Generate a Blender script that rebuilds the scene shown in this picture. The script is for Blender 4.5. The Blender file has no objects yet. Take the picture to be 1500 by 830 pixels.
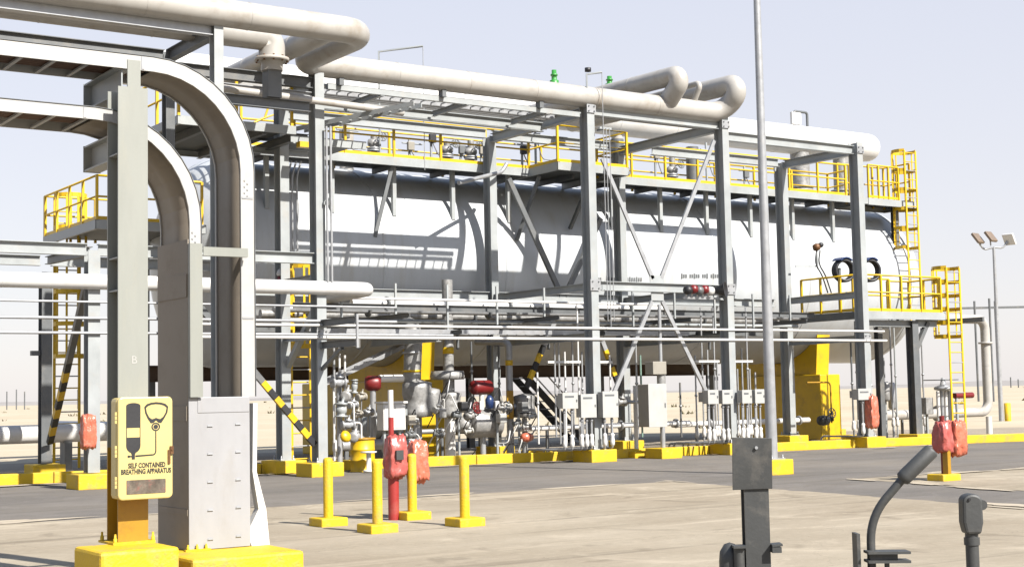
import bpy, math, random
from mathutils import Vector, Matrix
random.seed(7)
V = Vector
sc = bpy.context.scene
COL = sc.collection
# ------------------------------------------------------------------ camera numbers
F = 2150.0; CX = 750.0; CY = 415.0; H = 1.83
pitch = math.atan(162 / F); roll = 0.02; yawX = math.radians(55.8)
f0 = V((math.cos(yawX), math.sin(yawX), 0)); r0 = V((math.sin(yawX), -math.cos(yawX), 0)); u0 = V((0, 0, 1))
fw = math.cos(pitch) * f0 + math.sin(pitch) * u0
up = -math.sin(pitch) * f0 + math.cos(pitch) * u0
cr, sr = math.cos(roll), math.sin(roll)
RR = cr * r0 - sr * up; UU = sr * r0 + cr * up
CAM = V((0, 0, H))
def ray(x, y): return fw + RR * ((x - CX) / F) + UU * ((CY - y) / F)
def PZ(x, y, z):
    d = ray(x, y); return CAM + d * ((z - H) / d.z)
def PY(x, y, Y):
    d = ray(x, y); return CAM + d * (Y / d.y)
def PX(x, y, X):
    d = ray(x, y); return CAM + d * (X / d.x)
# ------------------------------------------------------------------ materials
MATS = {}
def mat(name, col, rough=0.5, metal=0.0, var=0.12, scale=3.0, bump=0.05, bscale=40.0, stretch=(1, 1, 1), dirt=None, dirt_amt=0.0, dscale=1.2, spec=0.5, chips=None, cscale=9.0, cth=0.62):
    k_ = 0.57 if max(col) > 0.1 else 0.7
    if 'white' in name: k_ = 0.66
    col = tuple(c * k_ for c in col)
    if dirt: dirt = tuple(c * k_ for c in dirt)
    m = bpy.data.materials.new(name); m.use_nodes = True
    nt = m.node_tree; N = nt.nodes; L = nt.links
    b = N['Principled BSDF']
    b.inputs['Roughness'].default_value = rough; b.inputs['Metallic'].default_value = metal
    b.inputs['Specular IOR Level'].default_value = spec
    g = N.new('ShaderNodeNewGeometry')
    mp = N.new('ShaderNodeMapping'); mp.inputs['Scale'].default_value = stretch
    L.new(g.outputs['Position'], mp.inputs['Vector'])
    n = N.new('ShaderNodeTexNoise'); n.inputs['Scale'].default_value = scale; n.inputs['Detail'].default_value = 6; n.inputs['Roughness'].default_value = 0.62
    L.new(mp.outputs['Vector'], n.inputs['Vector'])
    r = N.new('ShaderNodeValToRGB')
    r.color_ramp.elements[0].position = 0.3; r.color_ramp.elements[1].position = 0.7
    r.color_ramp.elements[0].color = tuple(c * (1 - var) for c in col) + (1,)
    r.color_ramp.elements[1].color = tuple(min(1, c * (1 + var)) for c in col) + (1,)
    L.new(n.outputs['Fac'], r.inputs['Fac'])
    out = r.outputs['Color']
    if dirt:
        n2 = N.new('ShaderNodeTexNoise'); n2.inputs['Scale'].default_value = dscale; n2.inputs['Detail'].default_value = 8; n2.inputs['Roughness'].default_value = 0.7
        L.new(mp.outputs['Vector'], n2.inputs['Vector'])
        r2 = N.new('ShaderNodeValToRGB'); r2.color_ramp.elements[0].position = 0.52; r2.color_ramp.elements[1].position = 0.72
        r2.color_ramp.elements[0].color = (0, 0, 0, 1); r2.color_ramp.elements[1].color = (dirt_amt,) * 3 + (1,)
        L.new(n2.outputs['Fac'], r2.inputs['Fac'])
        mx = N.new('ShaderNodeMix'); mx.data_type = 'RGBA'
        L.new(r2.outputs['Color'], mx.inputs['Factor']); L.new(out, mx.inputs[6]); mx.inputs[7].default_value = tuple(dirt) + (1,)
        out = mx.outputs[2]
    if chips:
        n4 = N.new('ShaderNodeTexNoise'); n4.inputs['Scale'].default_value = cscale; n4.inputs['Detail'].default_value = 9; n4.inputs['Roughness'].default_value = 0.75
        L.new(g.outputs['Position'], n4.inputs['Vector'])
        r4 = N.new('ShaderNodeMapRange'); r4.inputs['From Min'].default_value = cth; r4.inputs['From Max'].default_value = cth + 0.035; r4.inputs['To Max'].default_value = 0.85
        L.new(n4.outputs['Fac'], r4.inputs['Value'])
        m4 = N.new('ShaderNodeMix'); m4.data_type = 'RGBA'; L.new(r4.outputs['Result'], m4.inputs['Factor']); L.new(out, m4.inputs[6]); m4.inputs[7].default_value = tuple(c * k_ for c in chips) + (1,)
        out = m4.outputs[2]
    L.new(out, b.inputs['Base Color'])
    rr = N.new('ShaderNodeMapRange'); rr.inputs['To Min'].default_value = max(0.05, rough - 0.12); rr.inputs['To Max'].default_value = min(1, rough + 0.12)
    L.new(n.outputs['Fac'], rr.inputs['Value']); L.new(rr.outputs['Result'], b.inputs['Roughness'])
    if bump:
        n3 = N.new('ShaderNodeTexNoise'); n3.inputs['Scale'].default_value = bscale; n3.inputs['Detail'].default_value = 3
        L.new(g.outputs['Position'], n3.inputs['Vector'])
        bp = N.new('ShaderNodeBump'); bp.inputs['Strength'].default_value = bump; bp.inputs['Distance'].default_value = 0.02
        L.new(n3.outputs['Fac'], bp.inputs['Height']); L.new(bp.outputs['Normal'], b.inputs['Normal'])
    MATS[name] = m; return m
RUST = (0.22, 0.09, 0.035); DUST = (0.5, 0.42, 0.32)
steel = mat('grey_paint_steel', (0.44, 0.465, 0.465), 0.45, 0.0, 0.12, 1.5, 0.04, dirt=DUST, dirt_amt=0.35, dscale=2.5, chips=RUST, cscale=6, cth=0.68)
steeld = mat('dark_grey_steel', (0.17, 0.18, 0.185), 0.5, 0.1, 0.15, 2.0, 0.04, dirt=DUST, dirt_amt=0.3)  # darker grey steel for rear and inner members and small fittings
pale = mat('pale_green_grey_paint', (0.35, 0.36, 0.32), 0.4, 0.0, 0.05, 1.2, 0.03, dirt=(0.42, 0.40, 0.32), dirt_amt=0.35, dscale=2.0, stretch=(3, 3, 0.6))
galv = mat('galvanised_steel', (0.50, 0.51, 0.52), 0.42, 0.35, 0.12, 5.0, 0.03, dirt=(0.4, 0.36, 0.3), dirt_amt=0.4, dscale=3)
sheet = mat('dull_sheet_metal', (0.46, 0.46, 0.47), 0.5, 0.15, 0.07, 2.0, 0.05, 6.0, dirt=(0.36, 0.33, 0.28), dirt_amt=0.4, dscale=2.5, stretch=(1.5, 1.5, 0.5))
white = mat('white_paint', (0.76, 0.75, 0.72), 0.4, 0.0, 0.05, 2.0, 0.03, dirt=DUST, dirt_amt=0.3, dscale=1.5)
cream = mat('pipe_cladding', (0.56, 0.535, 0.49), 0.42, 0.0, 0.09, 1.8, 0.10, 4.0, dirt=(0.36, 0.29, 0.21), dirt_amt=0.65, dscale=1.4)
vesselm = mat('vessel_white_paint', (0.58, 0.605, 0.62), 0.36, 0.0, 0.06, 0.8, 0.06, 1.3, dirt=(0.46, 0.42, 0.34), dirt_amt=0.55, dscale=1.0, stretch=(2.2, 1, 0.25))
railw = mat('tray_rail_metal', (0.58, 0.575, 0.555), 0.4, 0.1, 0.08, 3, 0.03, dirt=DUST, dirt_amt=0.4, dscale=3)
tray_in = mat('tray_cover_shade_brown', (0.34, 0.29, 0.23), 0.55, 0.15, 0.1, 3.0, 0.06, 8.0, dirt=(0.24, 0.19, 0.14), dirt_amt=0.5, dscale=3)  # galvanised cover in shade: brown ground bounce put into the colour
yellow = mat('safety_yellow_paint', (0.88, 0.56, 0.006), 0.42, 0.0, 0.06, 2.0, 0.05, 60, dirt=(0.40, 0.26, 0.06), dirt_amt=0.5, dscale=2.2, chips=(0.25, 0.17, 0.10), cscale=8, cth=0.67)
yconc = mat('yellow_painted_concrete', (0.88, 0.57, 0.005), 0.65, 0.0, 0.09, 2.5, 0.35, 40, dirt=(0.42, 0.31, 0.16), dirt_amt=0.75, dscale=3.0, chips=(0.42, 0.37, 0.30), cscale=7.0, cth=0.635)
ycab = mat('pale_yellow_fibreglass', (0.80, 0.64, 0.25), 0.35, 0.0, 0.03, 3, 0.02, dirt=(0.5, 0.38, 0.12), dirt_amt=0.2)
ycol = mat('amber_paint', (0.50, 0.27, 0.012), 0.45, 0.0, 0.1, 4, 0.05, dirt=(0.25, 0.13, 0.03), dirt_amt=0.4, dscale=5)
black = mat('black_paint', (0.018, 0.018, 0.020), 0.5, 0, 0.1)
darkg = mat('dark_grey_paint', (0.052, 0.054, 0.053), 0.55, 0.0, 0.12, 5.0, 0.06, 50, dirt=(0.13, 0.12, 0.105), dirt_amt=0.7, dscale=7, chips=(0.2, 0.19, 0.18), cscale=22, cth=0.66)
red = mat('red_paint', (0.42, 0.035, 0.03), 0.45, 0, 0.1, 4, dirt=(0.5, 0.2, 0.15), dirt_amt=0.5, chips=(0.4, 0.3, 0.25), cscale=14, cth=0.66)
dred = mat('dark_red_paint', (0.22, 0.012, 0.012), 0.4, 0, 0.1)
plastic = mat('orange_plastic_sheet', (0.74, 0.19, 0.11), 0.3, 0, 0.2, 8, 0.5, 22, dirt=(0.8, 0.46, 0.38), dirt_amt=0.7, dscale=7)
pinkpl = mat('faded_pink_wrap', (0.55, 0.12, 0.10), 0.35, 0, 0.15, 8, 0.3, 20, dirt=(0.66, 0.3, 0.26), dirt_amt=0.6, dscale=7)
green = mat('green_paint', (0.05, 0.32, 0.05), 0.4, 0, 0.1)
seagreen = mat('grey_green_paint', (0.30, 0.46, 0.38), 0.5, 0, 0.1)
blue = mat('blue_paint', (0.025, 0.055, 0.17), 0.35, 0, 0.1)
boxg = mat('light_grey_enamel', (0.56, 0.56, 0.53), 0.4, 0, 0.05, 4, 0.02, dirt=DUST, dirt_amt=0.3)
boxt = mat('beige_grey_enamel', (0.40, 0.37, 0.31), 0.45, 0, 0.06, 4, 0.02)
clad = mat('insulation_jacket', (0.42, 0.415, 0.40), 0.5, 0.3, 0.28, 7, 0.35, 14, dirt=(0.25, 0.22, 0.19), dirt_amt=0.6, dscale=6)
grating = mat('deck_grating', (0.14, 0.15, 0.15), 0.6, 0.2, 0.1)
brass = mat('rusty_brass', (0.20, 0.09, 0.03), 0.5, 0.3, 0.2, 20)
winglass = mat('smoky_window', (0.17, 0.14, 0.11), 0.25, 0, 0.5, 14, 0, dirt=(0.45, 0.12, 0.10), dirt_amt=0.6, dscale=16)
lampm = mat('lamp_housing', (0.30, 0.22, 0.15), 0.4, 0.2, 0.1)
sandm = None
# ------------------------------------------------------------------ mesh builder
class MB:
    def __init__(s): s.v = []; s.f = []; s.sm = []; s.mi = []
    def add(s, vs, fs, smooth=False, mi=0):
        o = len(s.v); s.v += [V(p) for p in vs]
        for f in fs:
            s.f.append([o + i for i in f]); s.sm.append(smooth); s.mi.append(mi)
        return s
    def box(s, lo, hi, mi=0):
        x0, y0, z0 = lo; x1, y1, z1 = hi
        x0, x1 = min(x0, x1), max(x0, x1); y0, y1 = min(y0, y1), max(y0, y1); z0, z1 = min(z0, z1), max(z0, z1)
        return s.add([(x0, y0, z0), (x1, y0, z0), (x1, y1, z0), (x0, y1, z0), (x0, y0, z1), (x1, y0, z1), (x1, y1, z1), (x0, y1, z1)],
                     [(0, 3, 2, 1), (4, 5, 6, 7), (0, 1, 5, 4), (1, 2, 6, 5), (2, 3, 7, 6), (3, 0, 4, 7)], False, mi)
    def prism(s, prof, p0, p1, upv=(0, 0, 1), mi=0):
        """prof: 2-D outline (side, up), swept straight from p0 to p1"""
        p0 = V(p0); p1 = V(p1); d = (p1 - p0).normalized(); u = V(upv)
        if abs(d.dot(u)) > 0.98: u = V((0, 1, 0)) if abs(d.y) < 0.9 else V((1, 0, 0))
        sd = d.cross(u).normalized(); u = sd.cross(d).normalized()
        n = len(prof); vs = [p0 + sd * a + u * b for a, b in prof] + [p1 + sd * a + u * b for a, b in prof]
        fs = [[i, (i + 1) % n, n + (i + 1) % n, n + i] for i in range(n)] + [list(range(n))[::-1], list(range(n, 2 * n))]
        return s.add(vs, fs, False, mi)
    def ibeam(s, p0, p1, h=0.3, b=0.2, t=0.022, upv=(0, 0, 1)):
        w = t * 0.4; H2 = h / 2; B2 = b / 2
        pr = [(-B2, -H2), (B2, -H2), (B2, -H2 + t), (w, -H2 + t), (w, H2 - t), (B2, H2 - t), (B2, H2), (-B2, H2), (-B2, H2 - t), (-w, H2 - t), (-w, -H2 + t), (-B2, -H2 + t)]
        return s.prism(pr, p0, p1, upv)
    def channel(s, p0, p1, h=0.25, b=0.09, t=0.012, upv=(0, 0, 1), side=1):
        pr = [(0, -h / 2), (side * b, -h / 2), (side * b, -h / 2 + t), (side * t, -h / 2 + t), (side * t, h / 2 - t), (side * b, h / 2 - t), (side * b, h / 2), (0, h / 2)]
        if side < 0: pr = pr[::-1]
        return s.prism(pr, p0, p1, upv)
    def angle(s, p0, p1, a=0.1, t=0.012, upv=(0, 0, 1)):
        return s.prism([(0, 0), (a, 0), (a, t), (t, t), (t, a), (0, a)], p0, p1, upv)
    def bar(s, p0, p1, w=0.05, h=None, upv=(0, 0, 1), mi=0):
        h = w if h is None else h
        return s.prism([(-w / 2, -h / 2), (w / 2, -h / 2), (w / 2, h / 2), (-w / 2, h / 2)], p0, p1, upv, mi)
    def tube(s, pts, r, n=12, bend=0.0, cap=True, rings=0.0, mi=0, r1=None):
        pts = [V(p) for p in pts]
        path = [pts[0]]
        for i in range(1, len(pts) - 1):
            a, b, c = pts[i - 1], pts[i], pts[i + 1]
            d1 = (a - b); d2 = (c - b)
            t = min(bend, d1.length * 0.49, d2.length * 0.49)
            if t < 1e-4 or d1.angle(d2) > 3.12: path.append(b); continue
            d1.normalize(); d2.normalize(); k = 8
            p, q = b + d1 * t, b + d2 * t
            ang = d1.angle(d2)
            # circular fillet
            R = t * math.tan(ang / 2); bis = (d1 + d2).normalized(); cen = b + bis * (t / math.cos(ang / 2))
            va, vb = p - cen, q - cen; tot = va.angle(vb)
            for j in range(k + 1):
                f = j / k
                w1 = math.sin((1 - f) * tot) / math.sin(tot); w2 = math.sin(f * tot) / math.sin(tot)
                path.append(cen + va * w1 + vb * w2)
        path.append(pts[-1])
        pp = [path[0]]
        for p in path[1:]:
            if (p - pp[-1]).length > 1e-5: pp.append(p)
        path = pp; m = len(path)
        d = (path[1] - path[0]).normalized()
        u = V((0, 0, 1)) if abs(d.z) < 0.9 else V((1, 0, 0))
        sd = d.cross(u).normalized(); vs = []; fs = []
        for i in range(m):
            if i == 0: dd = path[1] - path[0]
            elif i == m - 1: dd = path[-1] - path[-2]
            else: dd = (path[i + 1] - path[i]).normalized() + (path[i] - path[i - 1]).normalized()
            dd.normalize(); sd = (sd - dd * sd.dot(dd)).normalized(); w = dd.cross(sd)
            rr = r if r1 is None else r + (r1 - r) * i / (m - 1)
            for k in range(n):
                a = 2 * math.pi * k / n; vs.append(path[i] + (sd * math.cos(a) + w * math.sin(a)) * rr)
        for i in range(m - 1):
            for k in range(n): fs.append([i * n + k, i * n + (k + 1) % n, (i + 1) * n + (k + 1) % n, (i + 1) * n + k])
        s.add(vs, fs, True, mi)
        if cap: s.add(vs[:n], [list(range(n))[::-1]], False, mi); s.add(vs[-n:], [list(range(n))], False, mi)
        if rings:
            for a, b in zip(pts[:-1], pts[1:]):
                L = (b - a).length; k = int((L - 2 * bend) / rings)
                dd = (b - a).normalized()
                for j in range(1, k + 1):
                    c = a + dd * (bend + j * (L - 2 * bend) / (k + 1) if k else 0)
                    s.tube([c - dd * 0.015, c + dd * 0.015], r * 1.012 + 0.002, n, cap=True)
        return s
    def lathe(s, prof, base, axis=(0, 0, 1), n=20, mi=0, flat=False):
        """prof: list of (radius, distance along axis)"""
        base = V(base); ax = V(axis).normalized(); u = V((0, 0, 1)) if abs(ax.z) < 0.9 else V((1, 0, 0))
        a = ax.cross(u).normalized(); b = ax.cross(a)
        vs = []; m = len(prof); fs = []
        for r, z in prof:
            for k in range(n):
                t = 2 * math.pi * k / n; vs.append(base + ax * z + (a * math.cos(t) + b * math.sin(t)) * max(r, 1e-4))
        for i in range(m - 1):
            for k in range(n): fs.append([i * n + k, (i + 1) * n + k, (i + 1) * n + (k + 1) % n, i * n + (k + 1) % n])
        s.add(vs, fs, not flat, mi)
        s.add(vs[:n], [list(range(n))], False, mi); s.add(vs[-n:], [list(range(n))[::-1]], False, mi)
        return s
    def torus(s, c, axis, R, r, n=24, k=8):
        c = V(c); ax = V(axis).normalized(); u = V((0, 0, 1)) if abs(ax.z) < 0.9 else V((1, 0, 0))
        a = ax.cross(u).normalized(); b = ax.cross(a); vs = []; fs = []
        for i in range(n):
            t = 2 * math.pi * i / n; d = a * math.cos(t) + b * math.sin(t)
            for j in range(k):
                q = 2 * math.pi * j / k; vs.append(c + d * (R + r * math.cos(q)) + ax * r * math.sin(q))
        for i in range(n):
            for j in range(k): fs.append([i * k + j, ((i + 1) % n) * k + j, ((i + 1) % n) * k + (j + 1) % k, i * k + (j + 1) % k])
        return s.add(vs, fs, True)
    def poly(s, pts, nrm, depth, mi=0):
        """flat outline with thickness: pts 3-D, extruded by nrm*depth"""
        d = V(nrm).normalized() * depth; n = len(pts); pts = [V(p) for p in pts]
        vs = pts + [p + d for p in pts]
        return s.add(vs, [list(range(n))[::-1], list(range(n, 2 * n))] + [[i, (i + 1) % n, n + (i + 1) % n, n + i] for i in range(n)], False, mi)
    def build(s, name, mats, parent=None, bevel=0.0, origin=None):
        me = bpy.data.meshes.new(name)
        org = V(origin) if origin is not None else (V(parent['_o']) if parent is not None and '_o' in parent else V((0, 0, 0)))
        me.from_pydata([tuple(p - org) for p in s.v], [], s.f)
        mats = mats if isinstance(mats, (list, tuple)) else [mats]
        for m in mats: me.materials.append(m)
        me.polygons.foreach_set('use_smooth', s.sm); me.polygons.foreach_set('material_index', s.mi)
        me.update()
        import bmesh
        bm = bmesh.new(); bm.from_mesh(me); bmesh.ops.recalc_face_normals(bm, faces=bm.faces); bm.to_mesh(me); bm.free()
        o = bpy.data.objects.new(name, me); COL.objects.link(o)
        if parent is not None:
            o.parent = parent
        else: o.location = org
        if bevel:
            bv = o.modifiers.new('bevel', 'BEVEL'); bv.width = bevel; bv.segments = 2; bv.limit_method = 'ANGLE'
        o['_o'] = tuple(org)
        return o
def tag(o, label=None, cat=None, group=None, kind=None):
    if label: o['label'] = label
    if cat: o['category'] = cat
    if group: o['group'] = group
    if kind: o['kind'] = kind
    return o
def T(name, label, cat, loc=(0, 0, 0), group=None):
    o = bpy.data.objects.new(name, None); COL.objects.link(o); o.location = V(loc); o.empty_display_size = 0.2
    o['_o'] = tuple(V(loc)); return tag(o, label, cat, group)
def kids(o): return [c for c in bpy.data.objects if c.parent == o]
def dup(o, loc, label=None):
    def cp(x, par):
        c = x.copy(); COL.objects.link(c)
        if par is not None: c.parent = par
        for k in kids(x): cp(k, c)
        return c
    c = cp(o, None); c.location = V(loc)
    if label: c['label'] = label
    return c
def text_mesh(body, size, origin, right, upv, depth=0.003, width=None, xs=1.0, bold=0.0):
    cu = bpy.data.curves.new('lettering', 'FONT'); cu.body = body; cu.size = size; cu.extrude = depth / 2; cu.align_x = 'CENTER'; cu.offset = bold; cu.resolution_u = 3
    o = bpy.data.objects.new('lettering', cu); COL.objects.link(o)
    bpy.context.view_layer.update()
    me = bpy.data.meshes.new_from_object(o.evaluated_get(bpy.context.evaluated_depsgraph_get()))
    bpy.data.objects.remove(o)
    right = V(right).normalized(); upv = V(upv).normalized(); nn = right.cross(upv)
    mb = MB()
    mb.add([V(origin) + right * v.co.x * xs + upv * v.co.y + nn * v.co.z for v in me.vertices], [list(p.vertices) for p in me.polygons])
    bpy.data.meshes.remove(me)
    return mb
# ------------------------------------------------------------------ ground
def ground_mat(name, base, c2, c3, stretch_dir, s1, bump=0.4, marks=False):
    base, c2, c3 = (tuple(c * 0.56 for c in q) for q in (base, c2, c3))
    m = bpy.data.materials.new(name); m.use_nodes = True; nt = m.node_tree; N = nt.nodes; L = nt.links
    b = N['Principled BSDF']; b.inputs['Roughness'].default_value = 0.9; b.inputs['Specular IOR Level'].default_value = 0.2
    g = N.new('ShaderNodeNewGeometry')
    mp = N.new('ShaderNodeMapping'); mp.inputs['Rotation'].default_value = (0, 0, stretch_dir); mp.inputs['Scale'].default_value = (0.45, 1.35, 1)
    L.new(g.outputs['Position'], mp.inputs['Vector'])
    def noise(sc_, det, vec, rough=0.65, dist=0.0):
        n = N.new('ShaderNodeTexNoise'); n.inputs['Scale'].default_value = sc_; n.inputs['Detail'].default_value = det; n.inputs['Roughness'].default_value = rough; n.inputs['Distortion'].default_value = dist
        L.new(vec, n.inputs['Vector']); return n
    def mixc(fac, a, bcol):
        mx = N.new('ShaderNodeMix'); mx.data_type = 'RGBA'; L.new(fac, mx.inputs['Factor'])
        if isinstance(a, tuple): mx.inputs[6].default_value = a + (1,)
        else: L.new(a, mx.inputs[6])
        mx.inputs[7].default_value = bcol + (1,); return mx.outputs[2]
    def ramp(o, p0, p1, hi=1.0):
        r = N.new('ShaderNodeMapRange'); r.inputs['From Min'].default_value = p0; r.inputs['From Max'].default_value = p1; r.inputs['To Max'].default_value = hi
        L.new(o, r.inputs['Value']); return r.outputs['Result']
    n1 = noise(s1, 9, mp.outputs['Vector'], 0.68, 0.6)
    n2 = noise(s1 * 0.35, 6, g.outputs['Position'], 0.6)
    n3 = noise(45, 4, g.outputs['Position'], 0.7)
    n4 = noise(s1 * 2.1, 8, mp.outputs['Vector'], 0.75, 1.2)
    c = mixc(ramp(n1.outputs['Fac'], 0.38, 0.66), base, c2)
    c = mixc(ramp(n2.outputs['Fac'], 0.42, 0.7, 0.8), c, c3)
    c = mixc(ramp(n4.outputs['Fac'], 0.60, 0.72, 0.55), c, tuple(k * 0.62 for k in c3))
    c = mixc(ramp(n3.outputs['Fac'], 0.45, 0.75, 0.35), c, tuple(k * 0.7 for k in base))
    n5 = noise(7, 5, g.outputs['Position'], 0.7)
    c = mixc(ramp(n5.outputs['Fac'], 0.5, 0.75, 0.3), c, tuple(min(1, k * 1.3) for k in c2))
    if marks:
        # tyre marks: long thin bands, broken up by noise; plus oil stains and hairline cracks
        m2 = N.new('ShaderNodeMapping'); m2.inputs['Rotation'].default_value = (0, 0, stretch_dir + 0.12); m2.inputs['Scale'].default_value = (0.045, 1.9, 1); L.new(g.outputs['Position'], m2.inputs['Vector'])
        n6 = noise(1.0, 3, m2.outputs['Vector'], 0.5, 0.25)
        c = mixc(ramp(n6.outputs['Fac'], 0.60, 0.68, 0.42), c, tuple(k * 0.42 for k in c3))
        m3 = N.new('ShaderNodeMapping'); m3.inputs['Rotation'].default_value = (0, 0, stretch_dir - 0.25); m3.inputs['Scale'].default_value = (0.09, 1.3, 1); m3.inputs['Location'].default_value = (13, 7, 3); L.new(g.outputs['Position'], m3.inputs['Vector'])
        n8 = noise(1.3, 4, m3.outputs['Vector'], 0.55, 0.4)
        c = mixc(ramp(n8.outputs['Fac'], 0.60, 0.70, 0.5), c, tuple(min(1, k * 1.25) for k in c2))
        n7 = noise(0.9, 3, g.outputs['Position'], 0.5, 0.8)
        c = mixc(ramp(n7.outputs['Fac'], 0.62, 0.70, 0.42), c, tuple(k * 0.6 for k in c3))
        n9 = noise(0.55, 7, g.outputs['Position'], 0.72, 0.9)
        c = mixc(ramp(n9.outputs['Fac'], 0.55, 0.66, 0.55), c, tuple(min(1, k * 1.22) for k in c2))
        vo = N.new('ShaderNodeTexVoronoi'); vo.feature = 'DISTANCE_TO_EDGE'; vo.inputs['Scale'].default_value = 0.33
        dn = noise(1.5, 4, g.outputs['Position']); av = N.new('ShaderNodeVectorMath'); av.operation = 'ADD'; L.new(g.outputs['Position'], av.inputs[0]); L.new(dn.outputs['Color'], av.inputs[1]); L.new(av.outputs[0], vo.inputs['Vector'])
        c = mixc(ramp(vo.outputs['Distance'], 0.004, 0.001, 0.22), c, tuple(k * 0.35 for k in c3))
    L.new(c, b.inputs['Base Color'])
    bp = N.new('ShaderNodeBump'); bp.inputs['Strength'].default_value = bump; bp.inputs['Distance'].default_value = 0.02
    L.new(n3.outputs['Fac'], bp.inputs['Height']); L.new(bp.outputs['Normal'], b.inputs['Normal'])
    return m
ROT = math.radians(34)
sand = ground_mat('desert_sand', (0.68, 0.575, 0.41), (0.74, 0.64, 0.48), (0.58, 0.48, 0.33), ROT, 0.25, 0.3)
slab = ground_mat('dusty_concrete', (0.44, 0.375, 0.275), (0.55, 0.475, 0.36), (0.35, 0.285, 0.20), ROT, 0.6, 0.3, True)
asph = ground_mat('dusty_asphalt', (0.195, 0.178, 0.158), (0.255, 0.233, 0.21), (0.33, 0.29, 0.24), ROT, 0.6, 0.6, True)
yard = ground_mat('brown_gravel', (0.46, 0.39, 0.30), (0.51, 0.44, 0.34), (0.39, 0.32, 0.235), ROT, 0.9, 0.7)
def sheet_obj(name, pts, z, m, rough=0.0):
    if rough:
        rj = random.Random(5); q = []
        for i, a in enumerate(pts):
            b = pts[(i + 1) % len(pts)]; L_ = math.hypot(b[0] - a[0], b[1] - a[1]); n = min(160, max(1, int(L_ / 0.35)))
            for k in range(n):
                t = k / n; j = 0 if k == 0 else rough; q.append((a[0] + (b[0] - a[0]) * t + rj.uniform(-j, j), a[1] + (b[1] - a[1]) * t + rj.uniform(-j, j)))
        pts = q
    mb = MB(); mb.add([(x, y, z) for x, y in pts], [list(range(len(pts)))]); o = mb.build(name, m); o['kind'] = 'structure'; return o
# base ground: radial grid with soft dunes far away
mb = MB(); rings = [0, 30, 60, 90, 130, 180, 250, 340, 480, 700, 1000, 1500, 2500, 4500]; na = 96
rnd = random.Random(3); ph = [rnd.uniform(0, 6.28) for _ in range(12)]
def dune(x, y):
    d = math.hypot(x, y)
    k = max(0, min(1, (d - 75) / 120)) * max(0, 1 - d / 1400)
    return k * (0.55 + 0.55 * math.sin(x * 0.031 + ph[0]) * math.sin(y * 0.027 + ph[1]) + 0.35 * math.sin(x * 0.083 + y * 0.05 + ph[2]) + 0.25 * math.sin(y * 0.11 - x * 0.06 + ph[3]))
vs = [(0, 0, 0)]; fs = []
for r in rings[1:]:
    for k in range(na):
        a = 2 * math.pi * k / na; x, y = r * math.cos(a), r * math.sin(a); vs.append((x, y, dune(x, y)))
for k in range(na): fs.append([0, 1 + k, 1 + (k + 1) % na])
for i in range(len(rings) - 2):
    for k in range(na): fs.append([1 + i * na + k, 1 + i * na + (k + 1) % na, 1 + (i + 1) * na + (k + 1) % na, 1 + (i + 1) * na + k])
vs = [(x, y, z - 0.004) for x, y, z in vs]
mb.add(vs, fs, True); g_ = mb.build('ground', sand); g_['kind'] = 'structure'
sheet_obj('yard', [(-20, 30), (62, 24), (62, 46.5), (-20, 46.5)], 0.004, yard)
sheet_obj('road', [(-50, 23.6), (19.4, 23.0), (18.3, 12.0), (14, -25), (17.5, -25), (21.3, 15.5), (22.2, 20.6), (70, 18.5), (70, 25.0), (40, 30.2), (27, 31.9), (15, 33.6), (-50, 39)], 0.008, asph)
sheet_obj('pavement', [(-50, 23.6), (19.4, 23.0), (18.3, 12.0), (14, -25), (-50, -25)], 0.012, slab, 0.07)
sheet_obj('side_pavement', [(22.2, 20.6), (70, 18.5), (70, -25), (17.5, -25), (21.3, 15.5)], 0.012, slab, 0.07)
# far ridge on the horizon
mb = MB(); prev = None
hillm = mat('hazy_ridge', (0.40, 0.37, 0.34), 0.95, 0, 0.1, 0.01, 0)
pts = []
for i in range(61):
    a = math.radians(0 + i * 2.0); R = 1900
    h = 3.5 + 2.0 * math.sin(i * 0.7) + 2.0 * math.sin(i * 0.23 + 1) + (4 if i < 20 else 0)
    c, s_ = math.cos(a), math.sin(a)
    pts += [(c * R, s_ * R, -1), (c * (R + 60), s_ * (R + 60), max(2, h)), (c * (R + 250), s_ * (R + 250), -1)]
fs = []
for i in range(60):
    for j in range(2): fs.append([i * 3 + j, i * 3 + j + 1, i * 3 + 4 + j, i * 3 + 3 + j])
mb.add(pts, fs, True); o = mb.build('hills', hillm); o['kind'] = 'structure'
# yellow containment kerb
kp = [(4.0, 34.6), (10.3, 34.1), (15.2, 33.5), (21.0, 32.8), (27.0, 31.85), (34.0, 31.3), (40.0, 29.9), (62.0, 25.2)]
kb = T('kerb_wall', 'long yellow painted containment kerb running under the front of the pipe rack', 'kerb', (4, 34.6, 0))
for a, b in zip(kp[:-1], kp[1:]):
    a = V((a[0], a[1], 0)); b = V((b[0], b[1], 0)); d = (b - a).normalized(); L = (b - a).length; k = max(1, int(L / 3))
    for i in range(k):
        p = a + d * (i * L / k + 0.008); q = a + d * ((i + 1) * L / k - 0.008)
        MB().prism([(-0.1, 0), (0.1, 0), (0.1, 0.26), (-0.1, 0.26)], p, q).build('kerb_block', yconc, kb, bevel=0.02)
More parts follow.
